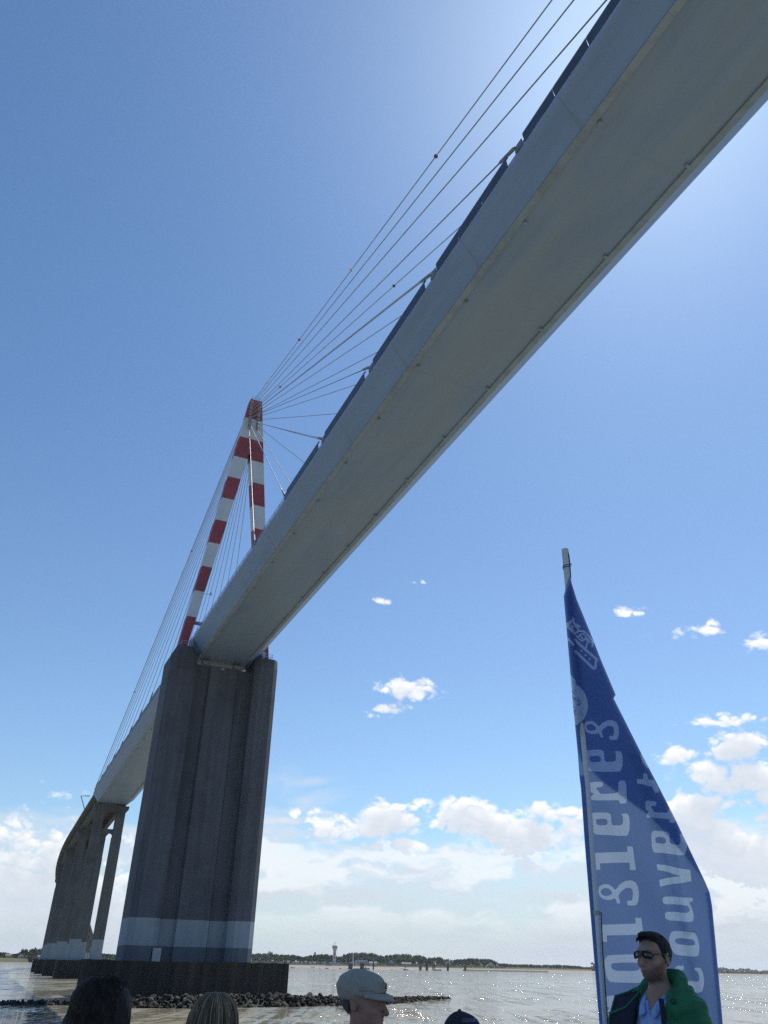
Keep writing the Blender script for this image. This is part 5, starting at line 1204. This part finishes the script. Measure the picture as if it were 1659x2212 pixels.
inn = [(-.085, .060, 1.480), (-.085, .112, 1.41), (-.090, .135, 1.33), (-.095, .14, 1.18), (-.10, .13, 1.0)]
mb.loft([[Vector(a), Vector(a).lerp(Vector(b_), .5) + Vector((.004, .012, 0)), Vector(b_), Vector(b_) + Vector((0, -.006, 0)), Vector(a).lerp(Vector(b_), .5) + Vector((.004, .004, 0)), Vector(a) + Vector((0, -.006, 0))] for a, b_ in zip(ed, inn)]); mb.v = [(-v[0], v[1], v[2]) for v in mb.v]; mb.build('lining', M['navy'], jk, local=True, smooth=True)
mb = MB(); mb.tube([Vector(p) + Vector((.0, .004, .002)) for p in inn[:1]] + [Vector((-.135, .128, 1.415)), Vector((-.19, .155, 1.395)), Vector((-.224, .168, 1.385))], .006, 6); mb.tube([Vector(p) for p in ed], .006, 6)
mb.v = [(-v[0], v[1], v[2]) for v in mb.v]; mb.build('piping', M['green'], jk, local=True, smooth=True)
mb = MB(); mb.tube([Vector(p) for p in ((.108, .110, 1.46), (.118, .120, 1.40), (.122, .132, 1.30), (.125, .13, 1.10), (.125, .125, .95))], .013, 8); mb.v = [(-v[0], v[1], v[2]) for v in mb.v]; mb.build('zip_edge', M['navy'], jk, local=True, smooth=True)
mb = MB(); c_ = Vector((.165, .075, 1.452)); mb.tube([c_ + Vector((.022 * math.cos(q * .63), .010 + .006 * math.cos(q * .63), .010 * math.sin(q * .63))) for q in range(11)], .0026, 6); mb.v = [(-v[0], v[1], v[2]) for v in mb.v]; mb.build('cord_loop', M['navy'], jk, local=True)

# ---- man in the pale flat cap, looking to the right
Mc = headmat(0, -3, 0)
pc = place(783, 2090, 3.85, -66, 'man in a pale linen flat cap looking to the right in front of the breakwater', 1.772)
S_ = SDF(*frame_grid(.004, 1.38)); body(S_, Mc); S_.build('body', M['skin2'], pc)
S_ = SDF(axis((-.14, .14, .004)), axis((-.16, .20, .004)), axis((1.58, 1.82, .004))); S_.M = Mc
S_.ell((0, -.018, 1.702), (.087, .104, .062), .02); S_.ell((0, -.045, 1.684), (.085, .074, .056), .03); S_.ell((0, .046, 1.700), (.074, .058, .040), .03); S_.ell((0, .006, 1.672), (.084, .101, .026), .02)
X, Y, Z = S_.grid(); ang = np.arctan2(X, Y + .02); S_.F += (.0022 * np.abs(np.cos(ang * 4)) ** 8 * -1 + .0013 * np.sin(Z * 160 + Y * 45 + np.sin(X * 40))).astype(np.float32)
Mi = Mc.inverted(); Yl = Mi[1][0] * X + Mi[1][1] * Y + Mi[1][2] * Z + Mi[1][3]; Zl = Mi[2][0] * X + Mi[2][1] * Y + Mi[2][2] * Z + Mi[2][3]
S_.F = np.maximum(S_.F, 1.628 + np.clip(Yl + .06, 0, .2) * .32 - Zl)
cp_ = S_.build('cap', M['linen'], pc)
mb = MB(); rings = []
for i in range(15):
    t_ = -1.25 + 2.5 * i / 14; r0 = Vector((.086 * math.sin(t_), .098 * math.cos(t_) + .002, 1.676)); e_ = .046 * max(0, math.cos(t_ * 1.1)) ** .8; r1 = Vector((.094 * math.sin(t_), .098 * math.cos(t_) + .002 + e_, 1.668 - .012 * math.cos(t_)))
    rings.append([Mc @ p for p in (r0 + Vector((0, -.006, .006)), r0.lerp(r1, .5) + Vector((0, 0, .010)), r1 + Vector((0, 0, .003)), r1 + Vector((0, .002, -.002)), r1 + Vector((0, -.002, -.006)), r0.lerp(r1, .5), r0 + Vector((0, -.006, -.002)))])
mb.loft(rings); mb.build('peak', M['linen'], cp_, local=True, smooth=True)
mb = MB(); mb.tube([Mc @ Vector((.093 * math.sin(t_), -.01 + .116 * math.cos(t_), 1.688 + .004 * math.cos(t_))) for t_ in [-1.3 + 2.6 * i / 16 for i in range(17)]], .0045, 6); mb.tube([Mc @ Vector((.02, .118, 1.70)), Mc @ Vector((.03, .122, 1.716)), Mc @ Vector((.04, .112, 1.722))], .006, 6)
mb.build('seam', M['linen'], cp_, local=True, smooth=True)
S_ = SDF(axis((-.10, .10, .004)), axis((-.125, .03, .004)), axis((1.54, 1.72, .004))); S_.M = Mc; S_.ell((0, -.010, 1.660), (.0765, .0955, .086), .02); X, Y, Z = S_.grid()
S_.F = np.maximum(S_.F, np.maximum((Y + .032) * 1.0, 1.592 - Z)); S_.build('hair', M['hair_g'], pc)
clothes(pc, Mc, M['navy'], .016, None, 'jacket', 1.49); trousers(pc, Mc)

# ---- woman with dark bobbed hair, seen from behind
Mw = headmat(0, 4, 0)
pw = place(224, 2105, 3.4, 176, 'person with dark brown bobbed hair seen from behind at the left', 1.785)
S_ = SDF(*frame_grid(.007, 1.38)); body(S_, Mw); S_.build('body', M['skin3'], pw)
S_ = SDF(axis((-.18, .18, .005)), axis((-.18, .14, .005)), axis((1.36, 1.82, .005))); S_.M = Mw
S_.ell((.012, -.025, 1.672), (.104, .112, .098), .03); S_.ell((-.028, -.02, 1.698), (.078, .090, .082), .04); S_.ell((.055, -.02, 1.668), (.060, .085, .078), .03); S_.ell((0, -.045, 1.57), (.116, .088, .12), .05)
for sx in (-1, 1): S_.ell((sx * .085, -.005, 1.55), (.045, .075, .11), .03); S_.ell((sx * .09, -.02, 1.49), (.05, .07, .07), .03)
S_.M = Matrix.Identity(4); X, Y, Z = S_.grid(); S_.F += (.0012 * np.sin(np.arctan2(X, Y) * 31 + Z * 26 + 3 * np.sin(X * 40)) + .0025 * np.sin(Z * 70 + X * 50) * np.sin(X * 60 + Y * 30)).astype(np.float32)
S_.F = np.maximum(S_.F, np.minimum(Y - .055, .05 - np.abs(X) + 9 * (Z < 1.40))); S_.F = np.maximum(S_.F, 1.42 - Z + .01 * np.sin(X * 60))
hw = S_.build('hair', M['hair_d'], pw)
rg = random.Random(11)
def wisp(rg, big=.108, cz=1.672):
    a = rg.uniform(-math.pi * .98, math.pi * .02); b_ = rg.uniform(-.15, 1.4); d_ = Vector((math.cos(a) * math.cos(b_), math.sin(a) * math.cos(b_) * 1.0, math.sin(b_))); p = Vector((.0, -.025, cz)) + Vector((d_.x * big, d_.y * .112, d_.z * .112))
    tn = Vector((rg.uniform(-.5, .5), rg.uniform(-.5, .5), -1)); tn = (tn - d_ * tn.dot(d_)).normalized(); q = rg.uniform(.02, .05)
    return [Mw @ (p - d_ * .014), Mw @ (p + d_ * rg.uniform(.0, .006) + tn * q * .5), Mw @ (p + d_ * rg.uniform(-.008, .005) + tn * q)]
mb = MB(); strands(mb, 700, wisp, .0008, rg); mb.build('loose_hair', M['hair_d'], hw, local=True)
clothes(pw, Mw, M['black'], .016, None, 'jacket', 1.49); trousers(pw, Mw)

# ---- woman with ash-blonde hair, seen from behind
Mb = headmat(-8, 3, 0)
pb_ = place(470, 2143, 3.45, 190, 'person with straight ash-blonde hair seen from behind in front of the rocks', 1.762)
S_ = SDF(*frame_grid(.007, 1.38)); body(S_, Mb); S_.build('body', M['skin3'], pb_)
S_ = SDF(axis((-.16, .16, .005)), axis((-.16, .12, .005)), axis((1.40, 1.80, .005))); S_.M = Mb; S_.ell((0, -.012, 1.668), (.084, .100, .090), .03); S_.ell((0, -.035, 1.56), (.094, .076, .13), .05)
S_.M = Matrix.Identity(4); X, Y, Z = S_.grid(); S_.F = np.maximum(S_.F, np.minimum(Y - .045, .05 - np.abs(X) + 9 * (Z < 1.40))); S_.F = np.maximum(S_.F, 1.44 - Z); hb = S_.build('hair', M['hair_f'], pb_)
LK = [MB(), MB(), MB()]
M['hf1'] = hairmat('blonde_lock', (.36, .27, .17), (.27, .20, .125)); M['hf2'] = hairmat('brown_lock', (.10, .076, .052), (.07, .053, .037)); M['hf3'] = hairmat('grey_lock', (.23, .175, .115), (.165, .127, .085))
rg = random.Random(21)
for i in range(900):
    a = rg.uniform(-math.pi - .35, .35) + 0; a += .10 * math.sin(a * 9); part = Vector((rg.uniform(-.004, .006), rg.uniform(-.055, .05), 1.757)); pts_ = []
    gr_ = .003 + rg.random() * .007
    for k_ in range(9):
        f = k_ / 8; b_ = math.pi / 2 * (1 - min(1, f * 1.75)); c_, sn = math.cos(b_), math.sin(b_)
        p = Vector((math.cos(a) * c_ * (.085 + gr_), -.012 + math.sin(a) * c_ * (.101 + gr_), 1.668 + sn * (.090 + gr_)))
        if f > .57: q = (f - .57) / .43; p = Vector((math.cos(a) * (.086 + gr_ + .012 * math.sin(q * 2.6)), -.014 + math.sin(a) * (.100 + gr_ + .004 * math.sin(q * 3)), 1.668 - q * .20))
        if f < .12: p = p.lerp(part, .8)
        cl_i = i % 37; p += Vector((math.sin(f * 3.4 + cl_i * 2.1) * .012 * f, math.cos(f * 4 + cl_i * 1.3) * .006 * f, 0)) + Vector((math.sin(f * 5 + i) * .0022, math.cos(f * 4 + i * 2) * .0022, 0)); pts_.append(Mb @ p)
    if abs(math.cos(a)) < .55 and math.sin(a) > 0: continue
    LK[0 if rg.random() < .36 else (1 if rg.random() < .55 else 2)].tube(pts_, [.0012, .0018, .002, .002, .002, .0019, .0017, .0014, .0006], 4, caps=False)
for mb, mt in zip(LK, ('hf1', 'hf2', 'hf3')): mb.build('hair_lock', M[mt], hb, local=True, smooth=True)
clothes(pb_, Mb, M['grey'], .016, None, 'jumper', 1.49); trousers(pb_, Mb)

# ---- person in the lettered black cap, low at the right of centre
Mk = headmat(0, 4, 0)
pk = place(998, 2180, 3.9, -38, 'person in a black peaked cap with pale stitched lettering, low in the frame', 1.787)
S_ = SDF(*frame_grid(.007, 1.38)); body(S_, Mk); S_.build('body', M['skin'], pk)
S_ = SDF(axis((-.12, .12, .004)), axis((-.14, .14, .004)), axis((1.62, 1.81, .004))); S_.M = Mk
S_.ell((0, -.006, 1.668), (.086, .106, .112), .02); S_.ell((0, .055, 1.700), (.070, .045, .058), .03); S_.ell((0, -.004, 1.783), (.009, .009, .006), .004); X, Y, Z = S_.grid(); ang = np.arctan2(X, Y + .006)
S_.F += (.0009 * np.cos(ang * 6) ** 16).astype(np.float32); S_.F = np.maximum(S_.F, 1.668 - Z); ck = S_.build('cap', M['black'], pk)
mb = MB(); rings = []
for i in range(15):
    t_ = -1.2 + 2.4 * i / 14; r0 = Vector((.080 * math.sin(t_), .098 * math.cos(t_), 1.672)); e_ = .075 * math.cos(t_) ** .7; r1 = Vector((.084 * math.sin(t_), .098 * math.cos(t_) + e_, 1.664 - .02 * math.sin(t_) ** 2))
    rings.append([Mk @ p for p in (r0 + Vector((0, -.004, .003)), r0.lerp(r1, .5) + Vector((0, 0, .006)), r1 + Vector((0, 0, .002)), r1 - Vector((0, 0, .002)), r0.lerp(r1, .5) + Vector((0, 0, .001)), r0 + Vector((0, -.004, -.003)))])
mb.loft(rings); mb.build('peak', M['black'], ck, local=True, smooth=True)
def capword(txt, zc, hgt_, wid, name):        # stitched word, wrapped on the crown of the cap
    cu = bpy.data.curves.new('stitching', 'FONT'); cu.body = txt; cu.align_x = 'CENTER'; cu.size = 1.0; to = bpy.data.objects.new('stitching', cu); C.objects.link(to)
    dg = bpy.context.evaluated_depsgraph_get(); me = bpy.data.meshes.new_from_object(to.evaluated_get(dg)); bpy.data.objects.remove(to)
    bm = bmesh.new(); bm.from_mesh(me)
    for _ in range(2): bmesh.ops.subdivide_edges(bm, edges=[e for e in bm.edges if e.calc_length() > .12], cuts=1, use_grid_fill=False)
    bmesh.ops.triangulate(bm, faces=bm.faces)
    xs_ = [v.co.x for v in bm.verts]; sc = wid / (max(xs_) - min(xs_))
    F_, gg = capF
    for v in bm.verts:
        t_ = -v.co.x * sc / .095; z_ = zc + v.co.y * hgt_ / .72
        d_ = Vector((math.sin(t_), math.cos(t_), 0)); lo_, hi_ = .02, .16
        for _ in range(16):                   # find the cap surface along this direction
            m_ = (lo_ + hi_) / 2; p = Mk @ Vector((d_.x * m_, d_.y * m_, z_)); ix = [min(len(g) - 1, int(round((p[i] - g[0]) / (g[1] - g[0])))) for i, g in enumerate(gg)]
            if F_[ix[0], ix[1], ix[2]] < 0: lo_ = m_
            else: hi_ = m_
        v.co = Mk @ Vector((d_.x * (lo_ + .0035), d_.y * (lo_ + .0035), z_))
    bmesh.ops.smooth_vert(bm, verts=bm.verts, factor=.3, use_axis_x=True, use_axis_y=True, use_axis_z=True)
    bm.to_mesh(me); bm.free(); me.materials.clear(); me.materials.append(M['thread']); o = bpy.data.objects.new(name, me); C.objects.link(o); o.parent = ck
capF = (S_.F, S_.g)
capword('COUVERTURE', 1.732, .0155, .108, 'lettering'); capword('NORMANDE', 1.704, .0200, .112, 'lettering')
clothes(pk, Mk, M['black'], .016, None, 'jacket', 1.49); trousers(pk, Mk)

# ------------------------------------------------------------------ sea air between us and the far shore
HAZE = 0.00004
if HAZE > 0:
    m = bpy.data.materials.new('sea_air'); m.use_nodes = True; m.node_tree.nodes.clear(); t = NT(m.node_tree)
    pv = t.n('ShaderNodeVolumePrincipled', {'Color': (.86, .92, 1.0, 1), 'Density': HAZE, 'Anisotropy': .3}); t.L(pv.outputs[0], t.n('ShaderNodeOutputMaterial').inputs['Volume'])
    mb = MB(); mb.abox(-14500, 14500, -14500, 14500, -4.5, 165); hz = mb.build('haze', m); tag(hz, kind='stuff')
